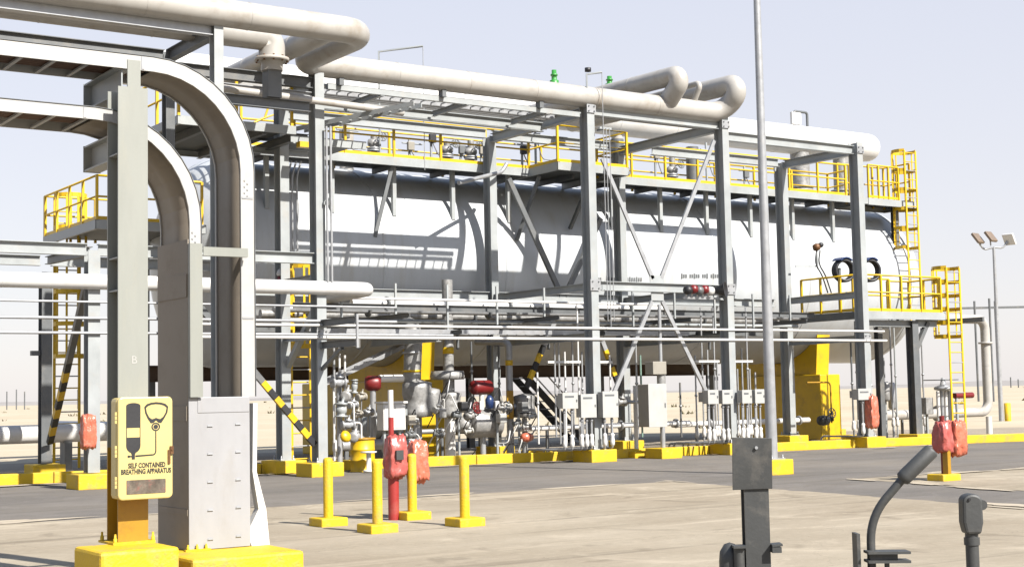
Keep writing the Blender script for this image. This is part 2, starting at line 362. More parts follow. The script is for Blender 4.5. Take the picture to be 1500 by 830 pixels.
# ------------------------------------------------------------------ FOREGROUND GANTRY
YC = 13.0
pt = PY(172, 797, YC); ZP = pt.z            # top of the plinth
cx0 = PY(173, 600, YC).x; cx1 = PY(217, 600, YC).x
ctop = PY(195, 128, YC).z; cstub = PY(195, 88, YC).z
a = PZ(147, 809, ZP); b = PZ(264, 800, ZP); c = PZ(104, 800, ZP)
o = MB().box((a.x, a.y, 0.0), (b.x, c.y, ZP)).build('concrete_plinth', yconc, None, bevel=0.03, origin=((a.x + b.x) / 2, (a.y + c.y) / 2, 0))
tag(o, 'big yellow painted concrete block under the column that carries the breathing apparatus cabinet', 'concrete block')
col = T('gantry_column', 'tall pale grey green steel column with amber foot carrying the cable tray brackets', 'column', ((cx0 + cx1) / 2, YC + 0.12, ZP))
zsplit = ZP + 0.86
hh = 0.30; xm = (cx0 + cx1) / 2; bw = cx1 - cx0
MB().ibeam((xm, YC + hh / 2, ZP + 0.02), (xm, YC + hh / 2, zsplit), hh, bw, 0.018, (0, 1, 0)).build('painted_foot', ycol, col)
MB().ibeam((xm, YC + hh / 2, zsplit), (xm, YC + hh / 2, ctop), hh, bw, 0.018, (0, 1, 0)).build('shaft', pale, col)
xs0 = PY(187, 100, YC).x; xs1 = PY(206, 100, YC).x
MB().box((xs0, YC + 0.001, ctop), (xs1, YC + 0.02, cstub)).build('gusset', pale, col)
MB().box((cx0 - 0.06, YC - 0.05, ZP), (cx1 + 0.05, YC + hh + 0.06, ZP + 0.02)).build('base_plate', yconc, col)
for dx in (-0.02, 0.33):
    for dy in (-0.025, hh + 0.03):
        x = cx0 + dx - 0.015
        MB().lathe([(0.018, 0), (0.018, 0.035), (0.012, 0.036), (0.010, 0.075)], (x, YC + dy, ZP + 0.02), n=8).build('anchor_bolt', yconc, col)
MB().box((xm - 0.13, YC + 0.02, (ZP + ctop) / 2 + 0.2), (xm + 0.13, YC + hh - 0.02, (ZP + ctop) / 2 + 0.212)).build('stiffener', steel, col)
for zz in (0.62, 0.85):
    MB().box((cx0 + 0.01, YC + 0.02, ZP + zz * (ctop - ZP)), (xm - 0.01, YC + hh - 0.02, ZP + zz * (ctop - ZP) + 0.012)).build('stiffener', steel, col)
# brackets run from the column away from the viewer and carry the trays
zb1t = PY(185, 90, YC).z; zb2t = PY(160, 185, YC).z
for z1, h in ((zb1t, 0.27), (zb2t, 0.25)):
    br = MB().ibeam((xm, YC + hh, z1 - h / 2), (xm, YC + 1.16, z1 - h / 2), h, 0.16, 0.016).build('bracket', steel, col)
    MB().box((xm - 0.085, YC + 1.16, z1 - h - 0.005), (xm + 0.085, YC + 1.172, z1 + 0.004)).build('end_plate', steel, br)
tm = text_mesh('B', 0.10, (xm + 0.01, YC - 0.0015, PY(195, 532, YC).z), (1, 0, 0), (0, 0, 1), 0.002)
tm.build('stencil_letter', boxg, col)
# ---- breathing apparatus cabinet
YB = YC - 0.235
p0 = PY(173, 733, YB); p1 = PY(253, 580, YB)
bx0, bx1, bz0, bz1 = p0.x, p1.x, p0.z, p1.z
cab = T('breathing_apparatus_cabinet', 'pale yellow cabinet with air cylinder and mask symbols lettered self contained breathing apparatus', 'safety cabinet', ((bx0 + bx1) / 2, YC, bz0))
MB().box((bx0 + 0.005, YB + 0.045, bz0 + 0.005), (bx1 - 0.005, YC - 0.002, bz1 - 0.005)).build('body', ycab, cab, bevel=0.035)
def rrect(x0, z0, x1, z1, r, k=5):
    out = []
    for cx_, cz_, a0 in ((x1 - r, z0 + r, -90), (x1 - r, z1 - r, 0), (x0 + r, z1 - r, 90), (x0 + r, z0 + r, 180)):
        for i in range(k + 1):
            t = math.radians(a0 + 90 * i / k); out.append((cx_ + r * math.cos(t), cz_ + r * math.sin(t)))
    return out
door = MB().poly([(x, YB, z) for x, z in rrect(bx0, bz0, bx1, bz1, 0.045)], (0, 1, 0), 0.04).build('door', ycab, cab, bevel=0.012)
W_ = bx1 - bx0; HH_ = bz1 - bz0
def du(u): return bx0 + (u - 130) / 385 * W_
def dv(v): return bz1 - (v - 30) / 750 * HH_
ys = YB - 0.0025
def sym(name, outline, m=black, parent=None): return MB().poly([(du(u), ys, dv(v)) for u, v in outline], (0, 1, 0), 0.002).build(name, m, parent or door)
def arc(cu, cv, ru, rv, a0, a1, k=10): return [(cu + ru * math.cos(math.radians(a0 + (a1 - a0) * i / k)), cv + rv * math.sin(math.radians(a0 + (a1 - a0) * i / k))) for i in range(k + 1)]
cyl = MB()
for outl in ([(185, 255), (185, 95)] + arc(235, 95, 50, 22, 180, 360) + [(285, 255)],
             [(185, 325), (285, 325), (285, 385)] + arc(235, 385, 50, 55, 0, 70) + [(246, 452), (246, 485), (224, 485), (224, 452)] + arc(235, 385, 50, 55, 110, 180),
             [(185, 255), (190, 255), (190, 325), (185, 325)], [(280, 255), (285, 255), (285, 325), (280, 325)],
             arc(203, 463, 9, 9, 0, 330), [(208, 458), (224, 458), (224, 468), (208, 468)]):
    cyl.poly([(du(u), ys, dv(v)) for u, v in outl], (0, 1, 0), 0.002)
cyl.build('cylinder_symbol', black, door)
# mask: ring between outer and inner outline, hub, hose
outer = [(312, 105), (330, 84), (360, 74), (395, 70), (430, 74), (462, 84), (482, 105), (476, 150), (455, 190), (432, 226), (412, 222), (395, 205), (378, 222), (358, 226), (335, 190), (318, 150)]
inner = [(324, 112), (340, 97), (365, 88), (395, 85), (425, 88), (452, 97), (470, 112), (464, 148), (446, 180), (424, 196), (410, 192), (395, 186), (380, 192), (366, 196), (346, 180), (330, 148)]
mk = MB(); n = len(outer)
for i in range(n):
    q = [outer[i], outer[(i + 1) % n], inner[(i + 1) % n], inner[i]]
    mk.poly([(du(u), ys, dv(v)) for u, v in q], (0, 1, 0), 0.002)
for i in range(24):
    t0 = 2 * math.pi * i / 24; t1 = 2 * math.pi * (i + 1) / 24
    for ra, rb in ((31, 22), (16, 0.5)):
        q = [(393 + ra * math.cos(t0), 252 + ra * math.sin(t0)), (393 + ra * math.cos(t1), 252 + ra * math.sin(t1)), (393 + rb * math.cos(t1), 252 + rb * math.sin(t1)), (393 + rb * math.cos(t0), 252 + rb * math.sin(t0))]
        mk.poly([(du(u), ys - 0.0005, dv(v)) for u, v in q], (0, 1, 0), 0.002)
hose = [(389, 285), (397, 285), (397, 425)] + arc(372, 430, 25, 32, 0, 90, 6) + [(250, 468), (250, 456), (370, 452)] + arc(370, 428, 19, 25, 90, 0, 5)
mk.poly([(du(u), ys, dv(v)) for u, v in hose], (0, 1, 0), 0.002)
mk.build('mask_symbol', black, door)
tx = MB()
for body, u, v, wu in (('SELF CONTAINED', 330, 548, 262), ('BREATHING APPARATUS', 325, 592, 352)):
    t = text_mesh(body, 0.062, (0, 0, 0), (1, 0, 0), (0, 0, 1), 0.002, bold=0.0022)
    w = max(p.x for p in t.v) - min(p.x for p in t.v); k = wu / 385 * W_ / w
    t = [(V((p.x * k, p.y, p.z * 0.98)) + V((du(u), ys + 0.001, dv(v))), ) for p in t.v], t.f
    tx.add([q[0] for q in t[0]], t[1])
tx.build('lettering', black, door)
wn = MB().poly([(x, YB - 0.004, z) for x, z in rrect(du(188), dv(738), du(462), dv(636), 0.006, 2)], (0, 1, 0), 0.004).build('window', winglass, door)
la = MB().box((du(492), YB - 0.022, dv(455)), (du(514), YB - 0.001, dv(398))).box((du(478), YB - 0.014, dv(528)), (du(494), YB - 0.001, dv(425)))
la.lathe([(0.008, 0), (0.008, 0.03)], (du(503), YB - 0.03, dv(425)), (0, 1, 0), 8).build('latch', brass, door)
for v in (180, 425, 650):
    hg = MB()
    for k in (-1, 0, 1): hg.lathe([(0.012, 0), (0.012, 0.03)], (bx0 - 0.012, YB + 0.03, dv(v) + k * 0.036 - 0.015), n=8)
    hg.build('hinge', ycab, cab)
# ---- cable trays
YT0, YT1 = 13.26, 13.93
def tray(name_label, zt, xr0, xr1, zend, xl, nr, YT1):
    """horizontal run at height zt (top of rail), bends down to a vertical run between xr0 (underside) and xr1 (outer)"""
    t = T('cable_tray', name_label, 'cable tray', (xr1, YT0, 1.9))
    d = xr1 - xr0; rb = 1.02
    def cl(off, z0_, x1_):   # path of outline offset inward by off from the outer face
        xo = xr1 - off; zo = zt - off; R = rb - off; out = [(xl, zo)]
        for i in range(11):
            q = math.radians(90 - 90 * i / 10); out.append((xr1 - rb + R * math.cos(q), zt - rb + R * math.sin(q)))
        out.append((xo, zend)); return out
    oA = cl(0, 0, 0); oB = cl(d, 0, 0)
    for y in (YT0, YT1):
        mb = MB(); n = len(oA)
        for i in range(n - 1):
            q = [oA[i], oA[i + 1], oB[i + 1], oB[i]]
            mb.poly([(x, y, z) for x, z in q], (0, 1, 0), 0.02)
        # lips
        for path in (oA,):
            for i in range(n - 1):
                (xa, za), (xb, zb) = path[i], path[i + 1]
                mb.add([(xa, y - 0.004, za), (xb, y - 0.004, zb), (xb, y + 0.05, zb), (xa, y + 0.05, za)], [(0, 1, 2, 3)])
        mb.build('side_rail', railw, t)
    # cover plate on the bend and vertical run (underside seen from the left)
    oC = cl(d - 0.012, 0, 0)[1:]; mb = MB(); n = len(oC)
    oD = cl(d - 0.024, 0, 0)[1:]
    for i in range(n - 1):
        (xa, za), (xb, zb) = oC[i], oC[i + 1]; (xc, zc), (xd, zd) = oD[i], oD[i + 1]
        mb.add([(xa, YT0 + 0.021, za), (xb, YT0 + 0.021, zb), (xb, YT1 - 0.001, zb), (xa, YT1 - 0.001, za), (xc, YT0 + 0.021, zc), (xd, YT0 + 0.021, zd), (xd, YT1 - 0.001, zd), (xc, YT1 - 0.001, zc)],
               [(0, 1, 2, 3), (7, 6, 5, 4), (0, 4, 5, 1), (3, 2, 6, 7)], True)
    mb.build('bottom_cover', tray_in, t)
    # lid along the top of the tray, following the bend
    lid = MB()
    for i in range(len(oA) - 1):
        (xa, za), (xb, zb) = oA[i], oA[i + 1]; nx, nz = (zb - za), -(xb - xa); nl = math.hypot(nx, nz); nx, nz = -nx / nl, -nz / nl
        e0, e1_ = 0.004, 0.010
        lid.add([(xa + nx * e0, YT0 - 0.008, za + nz * e0), (xb + nx * e0, YT0 - 0.008, zb + nz * e0), (xb + nx * e0, YT1 + 0.03, zb + nz * e0), (xa + nx * e0, YT1 + 0.03, za + nz * e0),
                 (xa + nx * e1_, YT0 - 0.008, za + nz * e1_), (xb + nx * e1_, YT0 - 0.008, zb + nz * e1_), (xb + nx * e1_, YT1 + 0.03, zb + nz * e1_), (xa + nx * e1_, YT1 + 0.03, za + nz * e1_)],
                [(0, 1, 2, 3), (7, 6, 5, 4), (0, 4, 5, 1), (3, 2, 6, 7)])
    lid.build('lid', steeld, t)
    # cables lying in the horizontal run and rungs below them
    cb = MB()
    for k in range(6):
        y = YT0 + 0.08 + k * 0.07
        cb.tube([(xl, y, zt - d + 0.055), (xr1 - rb - 0.02, y, zt - d + 0.055)], 0.028, 8)
    cb.build('cable', mat('cable_sheath_%d' % nr, (0.13, 0.065, 0.035), 0.6, 0, 0.3, 6), t)
    k = 0; x = xl + 0.1
    while x < xr1 - rb - 0.05:
        MB().box((x, YT0 + 0.021, zt - d + 0.002), (x + 0.035, YT1 - 0.001, zt - d + 0.022)).build('rung', galv, t); x += 0.30
    # splice plates on the near rail
    for (x0, z0, x1, z1) in ((xr1 - rb - 0.12, zt - d + 0.01, xr1 - rb - 0.09, zt - 0.005), (xr1 - d + 0.01, zt - rb - 0.28, xr1 - 0.012, zt - rb - 0.26), (xr1 - d + 0.01, zend + 0.75, xr1 - 0.012, zend + 0.77)):
        MB().box((x0, YT0 - 0.006, z0), (x1, YT0 - 0.0005, z1)).build('splice_plate', galv, t)
    for i in range(6):
        MB().lathe([(0.008, 0), (0.008, 0.008)], (xr1 - d / 2 - 0.03 + 0.03 * (i % 2), YT0 - 0.0085, zt - rb - 0.1 - 0.03 * i), (0, 1, 0), 6).build('bolt', galv, t)
    return t
zo = PY(120, 72, YT0).z; zi = PY(80, 152, YT0).z
xo0 = PY(353, 320, YT0).x; xo1 = PY(372, 320, YT0).x
xi0 = PY(278, 340, YT0).x; xi1 = PY(294, 340, YT0).x
zbox = PY(320, 581, YT0 - 0.06).z
tray('upper and outer of two white cable trays curving down to the metal cover', zo, xo0, xo1, zbox + 0.0, 1.2, 1, 13.88)
tray('lower and inner of two white cable trays, curving down directly behind the pale column', zi, xi0, xi1, zbox + 0.0, 1.2, 2, 14.02)
# ---- sheet metal cover box and its plinth
YX = YT0 - 0.06
q0 = PY(277, 806, YX); q1 = PY(367, 800, YX); zb0 = q0.z
a = PZ(285, 819, zb0 - 0.005); b = PZ(449, 806, zb0 - 0.005)
o = MB().box((a.x - 0.02, a.y, 0), (b.x, a.y + 1.05, zb0 - 0.005)).build('concrete_plinth', yconc, None, bevel=0.03, origin=((a.x + b.x) / 2, a.y + 0.5, 0))
tag(o, 'low yellow painted concrete block under the grey sheet metal cable cover', 'concrete block')
bxA, bxB = q0.x, q1.x
cv = T('cable_cover_box', 'grey sheet metal box with pressed slots closing the foot of the two cable trays', 'cable cover', ((bxA + bxB) / 2, YX, zb0))
MB().box((bxA, YX, zb0), (bxB, YX + 0.012, zbox)).build('front_panel', sheet, cv, bevel=0.004)
MB().box((bxA, YX + 0.0125, zb0), (bxA + 0.012, YX + 0.80, zbox + 1.5)).build('side_panel', tray_in, cv)  # same shade-toned brown as the tray covers
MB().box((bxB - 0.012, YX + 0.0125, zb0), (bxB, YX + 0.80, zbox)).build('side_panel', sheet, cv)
MB().box((bxA + 0.0125, YX + 0.788, zb0), (bxB - 0.0125, YX + 0.80, zbox)).build('back_panel', sheet, cv)
MB().box((bxA + 0.09, YX - 0.006, zbox - 0.145), (bxB - 0.005, YX - 0.0005, zbox - 0.01)).build('top_strip', sheet, cv)
for zf in (0.055, 0.245, 0.43, 0.615, 0.80):
    for xf in (0.34, 0.80):
        x = bxA + (bxB - bxA) * xf; z = zb0 + (zbox - zb0) * zf + 0.02 * xf
        MB().prism([(-0.028, 0), (0.028, 0), (0.022, 0.014), (-0.022, 0.014)], (x, YX - 0.0005, z), (x, YX - 0.012, z + 0.001), (0, 0, 1)).build('pressed_slot', galv, cv)
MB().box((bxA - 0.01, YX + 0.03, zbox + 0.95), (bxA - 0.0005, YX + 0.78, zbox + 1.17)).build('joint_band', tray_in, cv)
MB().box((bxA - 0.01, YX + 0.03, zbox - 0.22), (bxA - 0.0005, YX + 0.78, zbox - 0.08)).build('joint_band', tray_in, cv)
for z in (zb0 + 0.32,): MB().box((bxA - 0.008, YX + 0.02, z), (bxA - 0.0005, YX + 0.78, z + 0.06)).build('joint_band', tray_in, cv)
zt_ = PY(285, 360, YX).z
MB().channel((bxA + 0.002, YX + 0.0, zbox + 0.002), (bxA + 0.002, YX + 0.0, zt_ + 0.02), 0.085, 0.125, 0.012, (0, 1, 0), -1).build('upright', pale, cv)
MB().channel((bxA + 0.14, YX - 0.035, zt_ - 0.05), (xo0 + 0.03, YX - 0.035, zt_ - 0.05), 0.085, 0.06, 0.008, (0, 0, 1), -1).build('crossbar', pale, cv)
MB().box((bxA - 0.05, YX - 0.045, zb0 - 0.004), (bxA + 0.2, YX - 0.002, zb0 + 0.012)).build('foot_plate', yconc, cv)
for k in range(3): MB().lathe([(0.014, 0), (0.014, 0.025), (0.009, 0.026), (0.009, 0.045)], (bxA - 0.02 + 0.09 * k, YX - 0.024, zb0 + 0.012), n=8).build('anchor_bolt', yconc, cv)
# flared white plate at the right of the box
fl = MB(); yl = YX + 0.02
out = [PY(371, 590, yl), PY(377, 590, yl), PY(376, 690, yl), PY(390, 745, yl), PY(395, 797, yl), PY(369, 799, yl), PY(362, 780, yl), PY(379, 745, yl), PY(370, 690, yl)]
fl.poly([tuple(p) for p in out], (0, 1, 0), 0.10)
o = fl.build('flared_cable_shroud', white, None, origin=(out[4].x, yl, zb0)); tag(o, 'narrow white flared cable shroud standing against the right side of the grey metal box', 'cable shroud')
# ------------------------------------------------------------------ bollards and red call point
bp = [PZ(481, 757, 0.13), PZ(553, 766, 0.13), PZ(604, 748, 0.13), PZ(681, 757, 0.13)]
bl = ['yellow bollard farthest left of the four around the red call post', 'yellow bollard directly in front of the red call post, nearest to the viewer', 'yellow bollard just behind and right of the red call post beside the pink wrapped unit', 'yellow bollard standing alone to the right of the red call post']
b0 = T('bollard', bl[0], 'bollard', (0, 0, 0), 'yellow bollards around the red call post')
MB().box((-0.21, -0.21, 0), (0.21, 0.21, 0.13)).build('base', yconc, b0, bevel=0.018)
MB().lathe([(0.07, 0.131), (0.07, 0.93), (0.066, 0.955), (0.05, 0.972), (0.02, 0.98), (0.0, 0.981)], (0, 0, 0), n=24).build('post', yconc, b0)
for i, p in enumerate(bp):
    if i == 0: b0.location = (p.x, p.y, 0)
    else: dup(b0, (p.x, p.y, 0), bl[i])
def crumple(name, parent, c, size, m, seed, label=None, cat=None, rot=0.0, group=None):
    """loose plastic bag wrapped over a box"""
    import bmesh
    bm = bmesh.new(); bmesh.ops.create_cube(bm, size=1.0); bmesh.ops.subdivide_edges(bm, edges=bm.edges[:], cuts=9, use_grid_fill=True)
    from mathutils import noise
    for v in bm.verts:
        p = v.co.copy(); k = 1.0 - 0.22 * max(0, p.z * 2) ** 3
        q = V((p.x * k, p.y * k, p.z)); d = q.length
        sph = q.normalized() * 0.56 if d > 1e-6 else q
        q = q * 0.72 + sph * 0.28
        nz = noise.noise_vector(p * 4.2 + V((seed, seed * 2.1, 0)))
        n2 = noise.noise_vector(p * 11 + V((seed, 0, seed)))
        n3_ = noise.noise_vector(p * 23 + V((0, seed, seed)))
        q += nz * 0.10 + n2 * 0.06 + n3_ * 0.025
        v.co = V((q.x * size[0], q.y * size[1], q.z * size[2]))
    me = bpy.data.meshes.new(name); bm.to_mesh(me); bm.free(); me.materials.append(m)
    for p in me.polygons: p.use_smooth = True
    o = bpy.data.objects.new(name, me); COL.objects.link(o); o.rotation_euler = (0, 0, rot)
    c = V(c)
    if parent is not None: o.parent = parent; o.location = c - V(parent['_o'])
    else: o.location = c
    return tag(o, label, cat, group)
rp = PZ(577, 762, 0)
cp_ = T('call_post', 'red emergency call post wrapped in faded pink plastic between four yellow bollards', 'call post', (rp.x, rp.y, 0))
MB().tube([(rp.x, rp.y, 0), (rp.x, rp.y, 0.98)], 0.082, 20).build('post', red, cp_)
MB().tube([(rp.x + 0.04, rp.y + 0.12, 0.2), (rp.x + 0.04, rp.y + 0.12, 1.52)], 0.042, 12).build('mast', red, cp_)
MB().tube([(rp.x + 0.04, rp.y + 0.12, 1.521), (rp.x + 0.04, rp.y + 0.12, 1.93)], 0.04, 12).build('upper_mast', white, cp_)
crumple('wrapped_call_unit', cp_, (rp.x + 0.02, rp.y - 0.04, 0.94), (0.30, 0.26, 0.60), pinkpl, 3)
MB().box((rp.x - 0.06, rp.y - 0.215, 0.90), (rp.x + 0.06, rp.y - 0.18, 1.04)).build('nameplate', darkg, cp_)
MB().box((rp.x + 0.1, rp.y - 0.02, 0.72), (rp.x + 0.22, rp.y + 0.08, 0.98)).build('side_box', dred, cp_)
cpb = PY(612, 676, rp.y + 0.05)
crumple('wrapped_horn_bag', cp_, cpb, (0.27, 0.25, 0.60), plastic, 9)
MB().bar((rp.x + 0.1, rp.y + 0.05, cpb.z), (cpb.x - 0.1, cpb.y, cpb.z), 0.06).build('bracket', red, cp_)
# right hand call post
rq = PZ(1383, 704, 0)
cq = T('call_post', 'call post with amber foot wrapped in two salmon plastic bags beside the road', 'call post', (rq.x, rq.y, 0))
MB().box((rq.x - 0.26, rq.y - 0.2, 0), (rq.x + 0.26, rq.y + 0.2, 0.14)).build('base', yconc, cq, bevel=0.02)
MB().bar((rq.x - 0.02, rq.y - 0.1, 0.14), (rq.x - 0.02, rq.y - 0.1, 0.72), 0.09, 0.12, (0, 1, 0)).build('post', ycol, cq)
MB().tube([(rq.x + 0.03, rq.y + 0.02, 0.14), (rq.x + 0.03, rq.y + 0.02, 1.25)], 0.05, 12).build('mast', dred, cq)
crumple('wrapped_call_unit', cq, (rq.x - 0.02, rq.y - 0.02, 0.84), (0.30, 0.30, 0.58), pinkpl, 14)
crumple('wrapped_horn_bag', cq, (rq.x + 0.34, rq.y - 0.05, 0.80), (0.34, 0.3, 0.66), plastic, 21)
# ------------------------------------------------------------------ light pole
lp = PZ(1147, 694, 0); lp.y += 0.25
ps = PZ(1131, 672, 0.33)
o = MB().box((ps.x - 0.32, ps.y - 0.32, 0), (ps.x + 0.32, ps.y + 0.32, 0.33)).build('concrete_plinth', yconc, None, bevel=0.02, origin=(ps.x, ps.y, 0)); tag(o, 'yellow concrete block under the tall grey light pole', 'concrete block')
po = T('light_pole', 'very tall slender grey light pole on a yellow block beside the road', 'pole', (ps.x, ps.y, 0.33))
MB().tube([(ps.x, ps.y, 0.35), (ps.x, ps.y, 14.5)], 0.125, 16, r1=0.055).build('shaft', galv, po)
MB().box((ps.x - 0.2, ps.y - 0.2, 0.33), (ps.x + 0.2, ps.y + 0.2, 0.352)).build('base_plate', galv, po)
for dx in (-.16, .16):
    for dy in (-.16, .16): MB().lathe([(0.02, 0), (0.02, 0.03), (0.012, 0.03), (0.012, 0.08)], (ps.x + dx, ps.y + dy, 0.352), n=8).build('anchor_bolt', galv, po)
MB().bar((ps.x - 0.6, ps.y, 14.4), (ps.x + 0.6, ps.y, 14.4), 0.08).build('crossarm', galv, po)
for dx in (-0.5, 0.5): MB().box((ps.x + dx - 0.2, ps.y - 0.25, 14.44), (ps.x + dx + 0.2, ps.y + 0.2, 14.6)).build('lamp_head', lampm, po)
# ------------------------------------------------------------------ dark grey posts close to the viewer
def D(x, y, d): return CAM + ray(x, y) * d
side = V((RR.x, RR.y, 0)).normalized(); away = V((-side.y, side.x, 0)); 
dd = 8.0
pb = D(1108, 720, dd); base = V((pb.x, pb.y, 0))
t = T('sign_post', 'dark grey steel post with a square blank plate at its top, close to the viewer', 'sign post', base)
def L3(o, s_, a_, z): return o + side * s_ + away * a_ + V((0, 0, z))
w = 18 / 2150 * dd
ztop = D(1108, 697, dd).z
MB().ibeam(L3(base, 0, 0.06, 0), L3(base, 0, 0.06, ztop), 0.12, 2 * w, 0.014, away).build('post', darkg, t)
pl = MB(); cs = [D(1072, 640, dd), D(1130, 641, dd), D(1131, 715, dd), D(1073, 717, dd)]
pl.poly([tuple(V((p.x, p.y, p.z)) - away * 0.012) for p in cs], away, 0.010); pl.build('plate', darkg, t, bevel=0.002)
bo = MB(); c_ = D(1107, 655, dd); bo.lathe([(0.009, 0), (0.009, 0.012)], c_ - away * 0.024, away, 8).build('bolt', galv, t)
zc = D(1108, 800, dd).z
MB().box((-0.14, -0.05, 0), (-w - 0.002, 0.05, 0.012)).build('clip', darkg, t); MB()
o = [k for k in kids(t) if k.name.startswith('clip')][0]
o.location = (0, 0, zc); o.rotation_euler = (0, 0, math.atan2(side.y, side.x))
me = o.data
for v in me.vertices: v.co = v.co + V(t['_o'])
mb = MB(); 
for s0, s1, z0 in ((w + 0.002, 0.125, zc + 0.01), ): 
    mb.prism([(-0.05, -0.006), (0.05, -0.006), (0.05, 0.006), (-0.05, 0.006)], L3(base, s0, 0.0, z0), L3(base, s1, 0.0, z0 + 0.004))
    mb.prism([(-0.05, -0.03), (0.05, -0.03), (0.05, 0.0), (-0.05, 0.0)], L3(base, s0, 0.0, z0 - 0.008), L3(base, s0 + 0.05, 0.0, z0 - 0.008))
mb.build('clip', darkg, t)
MB().tube([L3(base, -0.105, 0.0, 0), L3(base, -0.105, 0.0, zc - 0.002)], 0.03, 12).build('conduit', darkg, t)
MB().lathe([(0.0, 0.10), (0.03, 0.09), (0.055, 0.05), (0.06, 0.0), (0.06, -0.3)], L3(base, -0.145, 0.07, D(1060, 822, dd).z), n=16).build('cap', darkg, t)
# gooseneck pipe with handle sleeve
d2 = 7.0
g = [D(1276, 800, d2), D(1277, 765, d2), D(1330, 690, d2)]
base2 = V((g[0].x, g[0].y, 0))
t = T('gooseneck_pipe', 'dark grey bent pipe with a thick sleeve at its raised end, close to the viewer', 'bent pipe', base2)
e1 = D(1322, 701, d2); e2 = D(1366, 658, d2)
lo = V((g[0].x, g[0].y, 0.0))
MB().tube([lo, V((g[0].x, g[0].y, D(1277, 757, d2).z)), e1], 0.0205, 14, bend=0.13).build('pipe', darkg, t)
dv_ = (e2 - e1).normalized()
MB().lathe([(0.022, -0.01), (0.035, 0.0), (0.037, 0.02), (0.037, (e2 - e1).length - 0.01), (0.031, (e2 - e1).length), (0.0, (e2 - e1).length + 0.002)], e1, dv_, 18).build('sleeve', darkg, t)
zc = D(1290, 806, d2).z
mb = MB()
for z0 in (zc, zc - 0.042):
    mb.prism([(-0.05, -0.006), (0.05, -0.006), (0.05, 0.006), (-0.05, 0.006)], L3(base2, -0.035, -0.04, z0), L3(base2, 0.165, -0.04, z0 - 0.002))
mb.prism([(-0.012, 0), (0.012, 0), (0.012, 0.03), (-0.012, 0.03)], L3(base2, -0.02, -0.05, zc - 0.036), L3(base2, 0.11, -0.05, zc - 0.036))
mb.build('clamp', darkg, t)
mb = MB(); mb.prism([(-0.05, -0.008), (0.05, -0.008), (0.05, 0.008), (-0.05, 0.008)], L3(base2, -0.07, 0.0, 0), L3(base2, -0.07, 0.0, D(1258, 780, d2).z), side); mb.build('backing_plate', darkg, t)
MB().tube([L3(base2, 0.06, -0.05, 0), L3(base2, 0.06, -0.05, zc - 0.05)], 0.012, 8).build('stay', darkg, t)
# capped conduit
d3 = 7.0
c3 = D(1424, 800, d3); base3 = V((c3.x, c3.y, 0))
t = T('capped_conduit', 'dark grey upright conduit with a rounded inspection fitting on top, close to the viewer', 'conduit post', base3)
zt = D(1424, 722, d3).z; zb = D(1424, 788, d3).z
MB().tube([base3, L3(base3, 0, 0, zt - 0.15)], 0.031, 16).build('conduit', darkg, t)
mb = MB(); pr = []
for i in range(13): pr.append((0.046 * math.cos(math.pi * i / 12), 0.046 * math.sin(math.pi * i / 12) * 0.75))
pr = [(0.048, -0.10)] + pr + [(-0.048, -0.10), (-0.036, -0.155), (0.036, -0.155)]
zq = zt - 0.036
mb.prism(pr, L3(base3, 0, -0.045, zq), L3(base3, 0, 0.045, zq)); mb.build('fitting', darkg, t, bevel=0.012)
MB().lathe([(0.024, 0), (0.026, 0.07), (0.018, 0.075)], L3(base3, 0.052, -0.02, zq - 0.02), away, 12).build('side_hub', darkg, t)
MB().lathe([(0.037, 0), (0.037, 0.035)], L3(base3, 0, 0, zb - 0.03), n=16).build('collar', darkg, t)
MB().lathe([(0.007, 0), (0.007, 0.006)], L3(base3, -0.018, -0.053, zq + 0.01), away, 8).build('screw', black, t)

# sand drifted over the road edges
dm = mat('drifted_sand', (0.60, 0.51, 0.38), 0.95, 0, 0.12, 6, 0.3, 60); rj = random.Random(21); mb = MB(); nd = 0
edge = [((-2, 23.6), (19.4, 23.0)), ((19.4, 23.0), (18.3, 12.0)), ((22.2, 20.6), (21.3, 15.5)), ((22.2, 20.6), (45, 19.6)), ((6, 33.9), (27, 31.4)), ((27, 31.4), (45, 28.4))]
for (ax_, ay_), (bx_, by_) in edge:
    L_ = math.hypot(bx_ - ax_, by_ - ay_); n = int(L_ / 1.6); ex, ey = (bx_ - ax_) / L_, (by_ - ay_) / L_
    for k in range(n):
        t_ = rj.random() * L_; cx_, cy_ = ax_ + ex * t_, ay_ + ey * t_; la, lb = rj.uniform(0.25, 1.1), rj.uniform(0.05, 0.22); pts = []
        off_ = rj.uniform(-0.25, 0.25)
        for i in range(18):
            q = 2 * math.pi * i / 18; r_ = rj.uniform(0.65, 1.1); u_, v_ = la * r_ * math.cos(q), lb * r_ * math.sin(q) + off_
            pts.append((cx_ + ex * u_ - ey * v_, cy_ + ey * u_ + ex * v_, 0.0165 + 0.0004 * nd))
        nd += 1; mb.add(pts, [list(range(18))])
o = mb.build('sand_drift', dm); o['kind'] = 'stuff'
